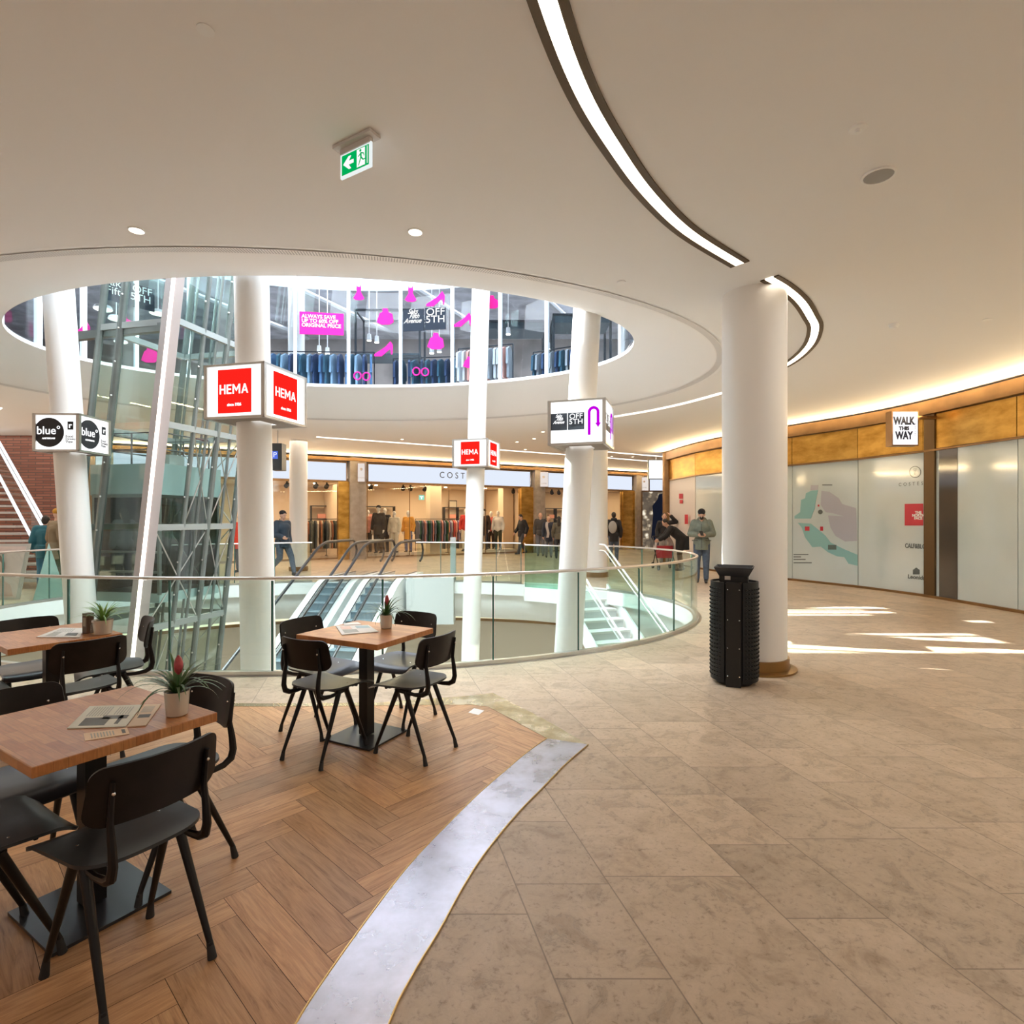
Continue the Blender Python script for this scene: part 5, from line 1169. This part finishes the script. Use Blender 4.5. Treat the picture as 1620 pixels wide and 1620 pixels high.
# ------------------------------------------------------------------ litter bin
t = thing('litter_bin', 'tall black studded litter bin with flared top in front of big column', 'bin', (2.12, 5.43, 0))
RBn = .215; body = P('bin_black', (.010, .011, .013), .42, .2, .4); bp = P('bin_panel', (.013, .012, .011), .5, 0, .4)
def arc(a0, a1, r, n=14): return [(r * math.cos(R(a0 + (a1 - a0) * k / n)), r * math.sin(R(a0 + (a1 - a0) * k / n))) for k in range(n + 1)]
for a0, a1 in ((-91, 47), (87, 225)):
    pts = arc(a0, a1, RBn) + arc(a1, a0, RBn - .015); mb = MB().prism(pts, .04, .965)
    for i in range(23):
        for a in range(int(a0) + 9, int(a1) - 4, 9): mb.ell((RBn * math.cos(R(a)), RBn * math.sin(R(a)), .085 + i * .037), (.0095, .0095, .0095), nu=6, nv=4)
    mb.build('shell', body, t, ang=40)
for a in (247, 67):
    c = Vector((math.cos(R(a)), math.sin(R(a)))); e = Vector((-c.y, c.x)); p = [c * (RBn - .012) + e * .065, c * (RBn - .012) - e * .065, c * (RBn - .1) - e * .065, c * (RBn - .1) + e * .065]
    l = MB().prism([tuple(q) for q in p], .0, .965).build('post_panel', bp, t, smooth=False)
    mb = MB()
    for z in (.1, .36, .62, .9): 
        for k in (-1, 1): q = c * (RBn - .010) + e * (.05 * k); mb.ell((q.x, q.y, z), (.006, .006, .006), nu=8, nv=5)
    mb.build('rivets', chrome, l)
MB().cone((0, 0, .03), (0, 0, .95), .19, .19, 24).cone((0, 0, 0), (0, 0, .04), .16, .18, 24).build('inner_drum', black_matt, t)
HM = Matrix.Rotation(R(-25), 4, 'Z')
mb = MB(); mb.box((0, 0, .985), (.25, .22, .07), HM); mb.build('neck', bp, t, smooth=False)
mb = MB(); z0, z1 = 1.02, 1.105; vs = [(-.12, -.11, z0), (.12, -.11, z0), (.12, .11, z0), (-.12, .11, z0), (-.165, -.16, z1), (.165, -.16, z1), (.165, .16, z1), (-.165, .16, z1)]
mb.add(vs, [(0, 1, 2, 3), (0, 4, 5, 1), (3, 2, 6, 7), (0, 3, 7, 4), (1, 5, 6, 2)], HM); o = mb.build('flared_hopper', P('bin_top', (.06, .065, .075), .35, .5), t, smooth=False); so = o.modifiers.new('s', 'SOLIDIFY'); so.thickness = .008
MB().prism([(-.10, 0), (.10, 0), (.135, .088), (-.135, .088)], .003, .008, HM @ frame((.126, 0, 1.022), (0, 1, 0), (.47, 0, .88))).build('opening_shade', P('bin_hole_shade', (.002, .002, .002), .9), t, smooth=False)  # flat black sheet, paints the dark inside of the open hopper
mb = MB(); mb.box((-.05, -.113, 1.0), (.05, .005, .035), HM); mb.build('sticker_plate', P('plate_silver', (.6, .55, .5), .4), t, smooth=False)

# ------------------------------------------------------------------ ceiling fittings
def fit(px, py, lab, name, cat, prof, mat, extra=None, loc=None, sc=1):
    c = PT(px, py, CH) if loc is None else Vector(loc); t = thing(name, lab, cat, c)
    MB().lathe([(r * sc, -z * sc) for r, z in prof], n=24).build('trim_ring', mat, t)
    if extra: MB().lathe([(r * sc, -z * sc) for r, z in extra[0]], n=20).build(extra[2], extra[1], t)
    return t
dl = ([(.055, 0), (.055, .006), (.047, .008), (.046, .001)]); dle = ([(.045, .0), (.045, .004), (.001, .005)], lamp_e, 'lamp_lens')
for px, py, lab in ((216, 364, 'glowing round downlight in ceiling left of the exit sign'), (657, 366.5, 'glowing round downlight in ceiling right of the exit sign')):
    fit(px, py, lab, 'ceiling_downlight', 'ceiling light', dl, white_paint, dle, sc=1.15); c = PT(px, py, CH)
    light('downlight', 'SPOT', (c.x, c.y, CH - .03), 55, (1, .78, .52), (0, 0, -1), .04, spot_size=R(95), spot_blend=.6)
for px, py in ((636, 695), (818, 699), (859, 683), (845, 694), (831, 711), (883, 707), (968, 722), (1001, 722.5), (897, 724)):
    t = fit(px, py, None, 'ceiling_downlight', None, dl, white_paint, dle, sc=1.0); tag(t, 'small round downlight in the far ceiling beyond the void', 'ceiling light', 'far ceiling downlights')
fit(1357, 203, 'small white sprinkler with round plate in ceiling at upper right', 'sprinkler', 'sprinkler', [(.05, 0), (.048, .008), (.02, .010), (.012, .02), (.018, .03), (.001, .032)], white_paint)
fit(325, 47, 'faint round cover plate in ceiling near the top left', 'ceiling_cover', 'ceiling cover', [(.04, 0), (.04, .004), (.001, .006)], white_paint)
fit(1390, 277, 'oval looking grey ceiling speaker with white ring at upper right', 'ceiling_speaker', 'speaker', [(.105, 0), (.105, .01), (.092, .012), (.09, .006)], white_paint, ([(.09, .004), (.09, .008), (.001, .009)], P('speaker_grey', (.38, .38, .37), .6), 'speaker_grille'))
fit(1414, 513, 'small smoke detector above the right shopfront', 'smoke_detector', 'smoke detector', [(.055, 0), (.055, .02), (.045, .028), (.043, .045), (.03, .055), (.001, .056)], white_paint)
fit(1562, 505, 'flat round cover in ceiling above far right shopfront', 'ceiling_cover', 'ceiling cover', [(.05, 0), (.05, .006), (.001, .008)], white_paint)
fit(983, 446, 'small round cover plate in ceiling beside the slotted vent ring', 'ceiling_cover', 'ceiling cover', [(.045, 0), (.043, .01), (.001, .013)], white_paint)
# exit sign: 
t = thing('exit_sign', 'green lit emergency exit sign with arrow and running figure hanging from ceiling', 'exit sign', PT(562, 222, CH))
p0 = PT(528, 240, CH); p1 = PT(590, 207, CH)
Ye0, Ye1 = 3.52, 3.28
A_ = Vector((XP(540, 3.594), 3.594, 0)); B_ = Vector((XP(588, 3.455), 3.455, 0)); M = frame((A_.x, A_.y, 0), B_ - A_); L = (B_ - A_).length; zb, zt = ZP(284.6, 3.594), ZP(246.6, 3.594)
MB().box((L / 2, CH - .012, 0), (L + .06, .018, .09), M).box((L / 2, (CH + zt) / 2 - .005, 0), (L * .96, CH - zt, .028), M).build('housing', P('exit_housing', (.62, .58, .56), .4), t, world=True, smooth=False)
pn = MB().box((L / 2, (zb + zt) / 2, 0), (L, zt - zb, .014), M).build('sign_panel', E('exit_white', (.88, .95, .95), .95), t, world=True, smooth=False)
h = zt - zb; ge = E('exit_green', (.0, .42, .10), 1.0)
MB().box((L / 2, (zb + zt) / 2, .008), (L * .88, h * .80, .004), M).build('green_field', ge, pn, world=True, smooth=False)
MB().prism([(L * x, zb + h * y) for x, y in ((.12, .5), (.30, .76), (.38, .76), (.30, .57), (.46, .57), (.46, .43), (.30, .43), (.38, .24), (.30, .24))], .011, .014, M).build('arrow', E('exit_white2', (1, 1, 1), 1), pn, world=True, smooth=False)
MB().box((L * .70, zb + h * .5, .012), (L * .26, h * .70, .002), M).box((L * .905, zb + h * .5, .012), (L * .012, h * .70, .002), M).build('door_shape', E('exit_white2', (1, 1, 1), 1), pn, world=True, smooth=False)
mb = MB(); f = lambda x, y: (L * x, zb + h * y, .0135)
mb.cone((L * .69, zb + h * .77, .012), (L * .69, zb + h * .77, .0145), h * .055, h * .055, 12, M)
for a, b, r in (((.70, .68), (.71, .47), .045), ((.71, .66), (.62, .56), .022), ((.72, .66), (.80, .60), .022), ((.80, .6), (.81, .5), .02), ((.70, .47), (.66, .32), .03), ((.66, .32), (.63, .2), .022), ((.72, .47), (.78, .36), .03), ((.78, .36), (.85, .37), .022)): mb.tube([f(*a), f(*b)], h * r, 6, M, flat=.3)
mb.build('running_figure', ge, pn, world=True)
# ------------------------------------------------------------------ people and mannequins
skin = P('skin', (.62, .38, .28), .55); skin2 = P('skin_tan', (.45, .27, .18), .55); hair_d = P('hair_dark', (.02, .014, .01), .6); hair_b = P('hair_blond', (.5, .34, .18), .6); manq = P('mannequin_white', (.86, .84, .80), .35)
jeans = P('denim_blue', (.085, .115, .17), .85, noise=.2, nscale=20); blackc = P('wool_black', (.018, .018, .022), .85); parka = P('parka_green', (.19, .215, .18), .8, noise=.12, nscale=18); shoe_d = P('shoe_dark', (.02, .02, .022), .5)
BASE = dict(head=(0, .015, 1.625), neck=(0, -.01, 1.46), chest=(0, 0, 1.27), pelvis=(0, 0, .95),
            shL=(-.165, -.01, 1.415), elL=(-.235, -.03, 1.13), wrL=(-.235, .05, .88), shR=(.165, -.01, 1.415), elR=(.235, -.03, 1.13), wrR=(.235, .05, .88),
            hiL=(-.09, 0, .92), knL=(-.1, .02, .5), anL=(-.1, -.02, .09), hiR=(.09, 0, .92), knR=(.1, .02, .5), anR=(.1, -.02, .09))
def figure(name, lab, cat, loc, face, H=1.75, pose=None, sk=skin, coat=blackc, clen=.85, trou=jeans, shoes=shoe_d, hair=hair_d, hat=None, long_hair=False, vox=.011, hood=False, group=None, skirt=False, thick=1.0, look=(0, 1, -.1), bare=False):
    J = {k: Vector(v) for k, v in BASE.items()}; J.update({k: Vector(v) for k, v in (pose or {}).items()})
    t = thing(name, lab, cat, loc, math.atan2(face[1], face[0]) - pi / 2, group); s = H / 1.75; t.scale = (s, s, s)
    hd = J['head']; lk = Vector(look).normalized(); HM = Matrix.Translation(hd) @ lk.to_track_quat('Y', 'Z').to_matrix().to_4x4()
    mb = MB(); mb.ell((0, 0, .015), (.075, .092, .105), HM).ell((0, .035, -.05), (.052, .055, .055), HM).ell((0, .098, -.015), (.012, .018, .022), HM)
    for e in (-1, 1): mb.ell((.077 * e, -.005, -.01), (.012, .02, .03), HM)
    mb.cap(J['neck'] + (J['chest'] - J['neck']) * .2, hd - Vector((0, .01, .06)), .058, .05)
    ch, pv = J['chest'], J['pelvis']; sp = (ch - pv).normalized()
    mb.cap(J['shL'], J['shR'], .06, .06).cap(ch, pv + sp * .05, .115, .11).cap(ch + sp * .04 - Vector((.06, 0, 0)), ch + sp * .04 + Vector((.06, 0, 0)), .105, .105).cap(pv - Vector((.06, 0, 0)), pv + Vector((.06, 0, 0)), .10, .10)
    for S_ in 'LR':
        mb.cap(J['sh' + S_], J['el' + S_], .052, .041).cap(J['el' + S_], J['wr' + S_], .040, .027)
        mb.cap(J['hi' + S_], J['kn' + S_], .082, .055).cap(J['kn' + S_], J['an' + S_], .052, .036); a = J['an' + S_]; mb.cap(a + Vector((0, -.02, -.045)), a + Vector((0, .13, -.06)), .034, .028)
        w = J['wr' + S_]; d = (w - J['el' + S_]).normalized(); inw = Vector((-1 if S_ == 'R' else 1, 0, 0)); sd_ = d.cross(inw); sd_ = sd_.normalized() if sd_.length > .1 else Vector((0, 1, 0)); 
        if sd_.dot(Vector((0, 1, .3))) < 0: sd_ = -sd_
        pc = w + d * .055; mb.cap(w, pc, .024, .028).cap(pc - sd_ * .02, pc + sd_ * .02, .020, .020); nrm_ = inw * .25 + d
        for q, (o_, ln) in enumerate(((-.030, .055), (-.010, .07), (.010, .075), (.030, .068))):
            b0 = pc + d * .02 + sd_ * o_; m_ = b0 + d * ln * .55 + inw * .01; mb.cap(b0, m_, .0095, .009).cap(m_, m_ + d * ln * .4 + inw * .022, .009, .0078)
        tb_ = w + d * .02 + sd_ * .022; mb.cap(tb_, tb_ + (sd_ * .7 + d * .7 + inw * .3) * .04, .011, .010).cap(tb_ + (sd_ * .7 + d * .7 + inw * .3) * .04, tb_ + (sd_ * .45 + d + inw * .4) * .068, .010, .0085)
    remeshed('body', mb, vox, sk, t)
    for e in (-1, 1):
        if cat == 'person': MB().ell((.029 * e, .083, .012), (.011, .008, .007), HM, 8, 6).build('eye', P('eye_dark', (.03, .02, .02), .3), t)
    if cat == 'person': MB().ell((0, .088, -.052), (.022, .008, .006), HM, 8, 6).build('mouth', P('lip', (.42, .16, .14), .5), t)
    if not bare and trou:
        mb = MB(); g = .018
        mb.cap(pv - Vector((.06, 0, -.03)), pv + Vector((.06, 0, .03)), .10 + g, .10 + g)
        for S_ in 'LR': k_ = J['kn' + S_]; a = J['an' + S_]; mb.cap(J['hi' + S_], k_, .088 + g, .062 + g).cap(k_, a + (k_ - a) * .06, .060 + g, .050 + g * .6)
        if skirt: mb.cone(pv, pv - Vector((0, 0, .38)), .14, .2, 20)
        remeshed('trousers', mb, .014, trou, t)
    if coat:
        mb = MB(); g = .028 * thick
        mb.cap(J['shL'], J['shR'], .048 + g, .048 + g).cap(ch + sp * .03 - Vector((.06, 0, 0)), ch + sp * .03 + Vector((.06, 0, 0)), .112 + g, .112 + g).cap(ch, pv, .125 + g, .12 + g).cap(pv - Vector((.06, 0, 0)), pv + Vector((.06, 0, 0)), .11 + g, .11 + g)
        if clen < .9: mb.cone(pv + Vector((0, 0, .08)), Vector((pv.x, pv.y, clen)), .165 + g, .175 + g, 24, flat=.8)
        for S_ in 'LR': e_ = J['el' + S_]; w = J['wr' + S_]; mb.cap(J['sh' + S_], e_, .054 + g, .048 + g).cap(e_, w + (e_ - w) * .12, .050 + g, .036 + g)
        if hood: mb.cap(J['neck'] + Vector((-.05, -.06, .03)), J['neck'] + Vector((.05, -.06, .03)), .065, .065).cap(J['neck'] + Vector((-.07, .02, .0)), J['neck'] + Vector((.07, .02, .0)), .05, .05)
        else: mb.cap(J['neck'] + Vector((-.03, -.01, -.02)), J['neck'] + Vector((.03, -.01, -.02)), .065, .065)
        remeshed('coat', mb, .013, coat, t)
    for S_ in 'LR':
        if shoes: a = J['an' + S_]; mb = MB(); mb.cap(a + Vector((0, -.03, -.04)), a + Vector((0, .14, -.055)), .048, .036).cap(a + Vector((0, -.01, 0)), a + Vector((0, -.02, -.04)), .05, .05); remeshed('shoe', mb, .012, shoes, t)
    if hat: mb = MB(); mb.ell((0, -.016, .066), (.088, .098, .078), HM).cap(HM @ Vector((-.05, .045, .060)), HM @ Vector((.05, .045, .060)), .026, .026); remeshed('hat', mb, .009, hat, t)
    elif hair:
        mb = MB(); mb.ell((0, -.018, .035), (.084, .092, .094), HM).ell((0, -.055, -.01), (.072, .05, .075), HM)
        if long_hair: mb.cap(HM @ Vector((0, -.06, 0)), HM @ Vector((0, -.08, -.26)), .075, .07)
        remeshed('hair', mb, .010, hair, t)
    return t
walk = dict(knL=(-.1, .16, .52), anL=(-.1, .26, .13), knR=(.1, .02, .5), anR=(.1, -.26, .15), elL=(-.24, -.10, 1.14), wrL=(-.24, -.02, .9), elR=(.24, .04, 1.14), wrR=(.24, .2, .95))
def at(px, pyfoot): Y = 1404 / (pyfoot - 820); return (XP(px, Y), Y, .002)
pk = dict(head=(0, .075, 1.60), neck=(0, .01, 1.45), elL=(-.25, .01, 1.15), wrL=(-.09, .25, 1.13), elR=(.25, .01, 1.15), wrR=(.07, .26, 1.13))
x, y, z = at(1110, 922)
man = figure('person', 'man in green hooded parka and black beanie looking down at his phone', 'person', (x, y, z), (-.35, -1), 1.80, pk, skin, parka, .78, jeans, shoe_d, None, blackc, hood=True, thick=1.0, look=(0, .86, -.5), vox=.009)
t = thing('phone', 'small dark phone held by the man in the green parka', 'phone', (x - .115, y - .345, 1.205)); MB().box((0, 0, 0), (.075, .012, .15)).build('phone_body', black_matt, t, smooth=False); t.rotation_euler = (R(-50), 0, 0)
bd = MB(); bd.ell((0, .125, 1.522), (.05, .042, .045)); o = remeshed('beard', bd, .010, hair_d, man)
mb = MB()
mb.box((0, .195, 1.08), (.012, .01, .62)).box((-.15, .2, 1.0), (.13, .012, .02)).box((.15, .2, 1.0), (.13, .012, .02)); mb.build('coat_trim', P('parka_dark', (.08, .09, .08), .8), man)
bend = dict(pelvis=(0, -.12, .95), chest=(0, .14, 1.17), neck=(0, .27, 1.30), head=(0, .37, 1.42), shL=(-.18, .22, 1.27), shR=(.18, .22, 1.27), elL=(-.22, .38, 1.03), wrL=(-.15, .56, .92), elR=(.22, .38, 1.03), wrR=(.15, .56, .92), hiL=(-.09, -.12, .92), hiR=(.09, -.12, .92), knL=(-.1, -.02, .5), knR=(.1, -.05, .5), anL=(-.1, -.05, .09), anR=(.1, -.12, .09))
figure('person', 'person in long black coat bending over a pushchair', 'person', (XP(1073, 17.0), 17.0, .002), (-1, .15), 1.75, bend, skin, blackc, .62, blackc, look=(0, .8, -.5))
x, y = XP(1051, 17.4), 17.4
t = thing('pushchair', 'grey pushchair with red seat beside the bending person', 'pushchair', (x, y, 0))
mb = MB()
for k in range(10): pass
mb.sheet(lambda u, v: (.27 * math.cos(pi * u), -.1 + .35 * v, .62 + .42 * math.sin(pi * u) * (1 - .2 * v)), 14, 4, .02); mb.build('hood', P('pram_grey', (.4, .36, .36), .7), t)
MB().prism([(-.23, .35), (.23, .35), (.25, .72), (-.25, .72)], 0, .12, frame((0, .05, 0), (1, 0, 0))).build('seat', P('pram_red', (.6, .04, .06), .6), t, smooth=False)
mb = MB()
for e in (-1, 1): mb.tube([(.26 * e, .35, .1), (.26 * e, 0, .6), (.26 * e, .4, 1.0)], .014, 6).tube([(.26 * e, -.35, .1), (.26 * e, .2, .62)], .014, 6)
mb.tube([(-.26, .4, 1.0), (.26, .4, 1.0)], .016, 6); mb.build('pram_frame', black_matt, t)
for e in (-1, 1):
    for yy in (-.35, .35): MB().cone((.24 * e, yy, .1), (.29 * e, yy, .1), .1, .1, 18).build('wheel', black_matt, t)
figure('person', 'person in black top raising one arm before the sparkling advert', 'person', (XP(1051, 19.3), 19.3, .002), (-.2, -1), 1.74, dict(elL=(-.38, .05, 1.45), wrL=(-.2, .1, 1.66)), skin, blackc, .95, P('grey_trousers', (.3, .28, .27), .8))
w_ = dict(walk); x, y, z = at(825, 874)
figure('person', 'man in black coat walking with head down past the shop', 'person', (XP(826, 24.2), 24.2, z), (-.75, -.5), 1.76, dict(walk, head=(0, .08, 1.6)), skin, blackc, .78, P('trouser_dark', (.05, .055, .07), .85), look=(0, .8, -.6))
figure('person', 'bald man in dark open jacket over grey shirt beside the middle pilaster', 'person', (XP(855, 23.5), 23.5, .002), (-.1, -1), 1.80, dict(elL=(-.3, .0, 1.14), wrL=(-.3, .12, .92)), skin, P('jacket_charcoal', (.06, .055, .055), .8), .85, P('trouser_grey', (.16, .17, .2), .85), hair=None)
figure('person', 'blond woman in dark coat with long pale scarf', 'person', (XP(868, 22.6), 22.6, .002), (.0, -1), 1.66, None, skin, P('coat_navy', (.035, .04, .06), .8), .68, P('trouser_grey', (.16, .17, .2), .85), hair=hair_b, long_hair=True)
sc_ = thing('scarf', 'long pale scarf hanging from the blond woman', 'scarf', (XP(866, 22.4), 22.4, .8)); MB().sheet(lambda u, v: (.10 * u - .05 + .03 * math.sin(6 * v), -.0 - .02 * math.sin(3 * v), .62 * v), 4, 10, .02).build('scarf_cloth', P('scarf_pale', (.6, .55, .52), .9), sc_)
figure('person', 'dark haired person with back turned in olive jacket by the leaning column', 'person', (XP(884, 22.0), 22.0, .002), (.1, 1), 1.64, None, skin, P('jacket_olive', (.12, .11, .08), .8), .8, P('trouser_dark', (.05, .055, .07), .85), long_hair=True)
figure('person', 'person in grey hood and black jacket seen from behind right of the columns', 'person', (XP(971, 20.2), 20.2, .002), (.1, 1), 1.78, None, skin, blackc, .72, jeans, hood=True)
hd_ = thing('backpack', 'grey hood and small pack on the back of the person beside the column', 'backpack', (XP(969, 20.0), 19.97, 1.1)); mb = MB(); mb.ell((0, 0, .15), (.15, .07, .22)); mb.build('pack_body', P('pack_grey', (.36, .36, .36), .8), hd_)
x = XP(447, 15.2)
figure('person', 'man in navy puffer jacket striding left behind the railing', 'person', (x, 15.2, .002), (.85, -.5), 1.76, dict(walk, knL=(-.1, .22, .54), anL=(-.1, .34, .12), anR=(.1, -.36, .2), wrR=(.2, .25, 1.05), elR=(.24, .0, 1.12)), skin, P('puffer_navy', (.025, .05, .085), .6), .78, jeans, hair=hair_d, hat=P('cap_black', (.015, .015, .02), .8), thick=1.4)
figure('person', 'person in bright red coat half hidden by the tall column', 'person', (XP(381, 16.4), 16.4, .002), (-.3, -1), 1.7, None, skin, P('coat_red', (.75, .05, .02), .7), .7, P('trouser_dark', (.05, .055, .07), .85))
figure('person', 'person in teal coat seen from behind at the left railing', 'person', (XP(72, 12.6), 12.6, .002), (-.3, 1), 1.64, dict(head=(0, .03, 1.6)), skin, P('coat_teal', (.015, .12, .17), .75), .72, P('jeans_bright', (.03, .16, .28), .8), thick=1.4)
figure('person', 'person in khaki coat with mustard knitted hat at the left railing', 'person', (XP(91, 12.2), 12.2, .002), (.5, 1), 1.76, None, skin, P('coat_khaki', (.20, .15, .09), .8), .68, P('trouser_olive', (.05, .06, .03), .8), hat=P('hat_mustard', (.48, .24, .03), .9), thick=1.4)
figure('person', 'woman with long dark hair in grey top seen through the lift glass', 'person', (XP(196, 12.9), 12.9, .002), (-1, .4), 1.80, None, skin, P('top_grey', (.28, .26, .28), .8), .95, blackc, long_hair=True)
# mannequins: s is the distance along the shopfront
def mann(px, lab, d, H, coat, clen, trou, hat=None, hair=None, look=(0, 1, 0)):
    p = FM @ Vector((S(px, -d), .13, -d)); Yy = p.y; p = Vector((XP(px, Yy), Yy, .13))
    t = figure('mannequin', lab, 'mannequin', p, (-.25, -1), H, None, manq, coat, clen, trou, shoe_d, hair, hat, vox=.013, look=look)
    return t
def plinth(px, w, d, lab):
    p = FM @ Vector((S(px, -d), 0, -d)); o = MB().box((0, 0, .065), (w, .7, .125), rz=R(30)).build('display_plinth', P('plinth_cream', (.75, .68, .58), .5), smooth=False); o.location = (p.x, p.y, .031); tag(o, lab, 'plinth')
plinth(600, 1.9, .9, 'low cream plinth under the mannequins in left part of the middle window'); plinth(785, 1.8, .9, 'low cream plinth under the mannequins beside the thin column'); plinth(648, .8, .9, 'low cream plinth under the mustard coat mannequin')
brn = P('coat_brown', (.045, .03, .02), .8); crm = P('cream_cloth', (.75, .70, .58), .8); must = P('mustard_cloth', (.75, .36, .05), .8); redc = P('red_cloth', (.6, .04, .03), .8)
mann(599, 'tall mannequin in dark brown suit and black cap in the shop window', .8, 1.95, brn, .68, brn, blackc)
mann(609, 'mannequin in dark dress standing behind the brown suited one', 1.4, 1.86, P('black_dress', (.03, .025, .03), .8), .6, brn)
mann(624, 'white mannequin in cream cardigan and pale trousers', .8, 1.74, crm, .85, crm)
mann(646, 'mannequin in long mustard coat by the shop door', .9, 1.76, must, .55, P('skirt_blue', (.12, .16, .35), .8))
mann(582, 'mannequin deep in the shop behind the left pilaster', 2.0, 1.8, whites[2], .8, brn)
mann(737, 'mannequin in bright red jumper beside the thin column', .8, 1.86, redc, .9, crm)
mann(766, 'mannequin in dark jacket and cap right of the thin column', .9, 1.84, brn, .7, P('trouser_dark', (.05, .055, .07), .85), blackc)
mann(788, 'mannequin in white shirt with sunglasses and dark skirt', .7, 1.78, P('shirt_white', (.8, .78, .75), .7), .98, P('skirt_green', (.05, .055, .035), .8))
mann(777, 'mannequin in red striped top behind the dark skirt one', 1.3, 1.76, P('top_red', (.5, .1, .08), .8), .9, brn)
g1 = [cloth('olive', (.07, .075, .05)), cloth('dark_grey', (.08, .08, .075)), cloth('cream', (.6, .5, .38)), cloth('rust', (.35, .13, .05))]
g2 = [cloth('grey_blue', (.16, .18, .25)), cloth('bottle', (.02, .10, .05)), cloth('slate', (.10, .11, .15)), cloth('dusty', (.5, .22, .2))]
g3 = [cloth('salmon', (.75, .35, .28)), cloth('lilac', (.25, .24, .42)), cloth('grey', (.35, .36, .38)), cloth('red', (.6, .07, .06))]
def srack(px, L, d, cols, lab, glab, grp, n, h=1.5, gh=.9): p = FM @ Vector((S(px, -d), .03, -d)); rack((p.x, p.y, .031), L, R(30), h, cols, lab, glab, grp, n, gh=gh)
srack(518, 1.3, 1.2, g1, 'clothes rack of olive and cream coats left of the first pilaster', 'olive or cream coat on the rack left of the first pilaster', 'coats on the left shop rack', 12, gh=1.1)
srack(492, 1.2, 1.9, [g1[3], g1[0], g1[2]], 'clothes rack of rust and olive coats right of the slim white column', 'rust or olive coat right of the slim white column', 'coats on second left shop rack', 10)
srack(683, 1.5, 1.4, g2, 'clothes rack of blue grey and bottle green garments near shop door', 'blue grey or green garment on the rack near the shop door', 'garments near the shop door', 14, gh=1.0)
srack(712, 1.3, 2.0, g3, 'clothes rack of salmon and lilac tops left of the thin column', 'salmon or lilac top on the rack left of thin column', 'tops on the middle shop rack', 12)
srack(463, 1.0, 2.6, [g1[2], g1[3]], 'clothes rack in the shop just right of tall column', 'cream or rust garment just right of the tall column', 'garments right of tall column', 8)
srack(915, 1.2, 1.6, [g1[1], whites[1]], 'clothes rack in right shop beside the leaning column', 'dark or pale garment in the right shop window', 'garments in the right shop', 10)
for px, lab in ((520, 'black shelf unit on back wall of the left shop'), (600, 'black shelf unit on back wall behind the brown suited mannequin'), (880, 'black shelf unit with boxes in the right shop'), (725, 'black shelf unit on back wall left of the thin column')):
    p = FM @ Vector((S(px, -4.5), 0, -4.6)); t = thing('shelf_unit', lab, 'shelf', (p.x, p.y, .031), R(30)); mb = MB()
    for x in (-.75, 0, .75): mb.box((x, 0, 1.05), (.04, .3, 2.1))
    for z in (.5, 1.0, 1.5, 2.08): mb.box((0, 0, z), (1.5, .32, .035))
    mb.build('shelf_frame', rackm, t, smooth=False)
    for k in range(4):
        zz = (.52, 1.02, 1.52, 1.02)[k]; o = MB().box((0, 0, .11), (.34, .2, .2)).build('folded_stack', [whites[0], g1[2], g3[0], g2[0]][k], smooth=False); q = t.matrix_basis @ Vector(((-.4, .38, -.3, .42)[k], 0, zz)) if False else Matrix.Translation(t.location) @ Matrix.Rotation(R(30), 4, 'Z') @ Vector(((-.4, .38, -.3, .42)[k], 0, zz))
        o.location = q; o.rotation_euler = (0, 0, R(30)); tag(o, 'pile of folded clothes on the ' + lab.replace('black ', ''), 'folded clothes', 'folded clothes: ' + lab)
for k, px in enumerate((500, 517, 587, 638, 650, 672, 812, 826 - 4, 873, 884, 454)):
    Y = (FO.y + S(px, -.5) * .5 + .4); c = (XP(px, Y), Y, 2.82); t = thing('spotlight', None, None, c); tag(t, 'black track spotlight just inside the shop window top', 'spotlight', 'spotlights in the shop windows'); MB().cone((0, 0, .15), (0, 0, .02), .03, .03, 8).cone((0, .05, .0), (0, -.09, -.08), .08, .085, 12).build('lamp_body', black_matt, t)
for k, (px, py) in enumerate(((474, 778), (498, 779), (595, 774), (689, 769), (768, 775), (794, 773), (585, 777), (705, 776), (930, 780), (905, 778))):
    c = FM @ Vector((S(px, -2.5), 3.0, -2.5)); t = thing('shop_downlight', None, None, c); tag(t, 'tiny glowing downlight in the shop ceiling', 'downlight', 'shop ceiling downlights'); MB().cone((0, 0, .01), (0, 0, -.02), .06, .06, 12).build('lamp_lens', lamp_e, t)
t = thing('exit_sign', 'small green exit sign deep inside the middle shop', 'exit sign', FM @ Vector((S(667, -2.5), 2.5, -2.5))); MB().box((0, 0, 0), (.24, .03, .22)).build('sign_panel', E('exit_mint', (.3, .8, .6), 1), t, smooth=False); MB().box((0, -.02, .04), (.15, .01, .04)).box((0, -.02, -.02), (.04, .01, .12)).build('arrow', whiteE, t, smooth=False)
t = thing('wall_picture', 'small framed picture with dark figure on the shop back wall', 'picture', FM @ Vector((S(717, -4.8), 2.1, -4.85))); MB().box((0, 0, 0), (.45, .04, .75), rz=R(30)).build('picture_frame', rackm, t, smooth=False); MB().box((.01, -.03, 0), (.37, .02, .67), rz=R(30)).build('picture_print', crm, t, smooth=False)
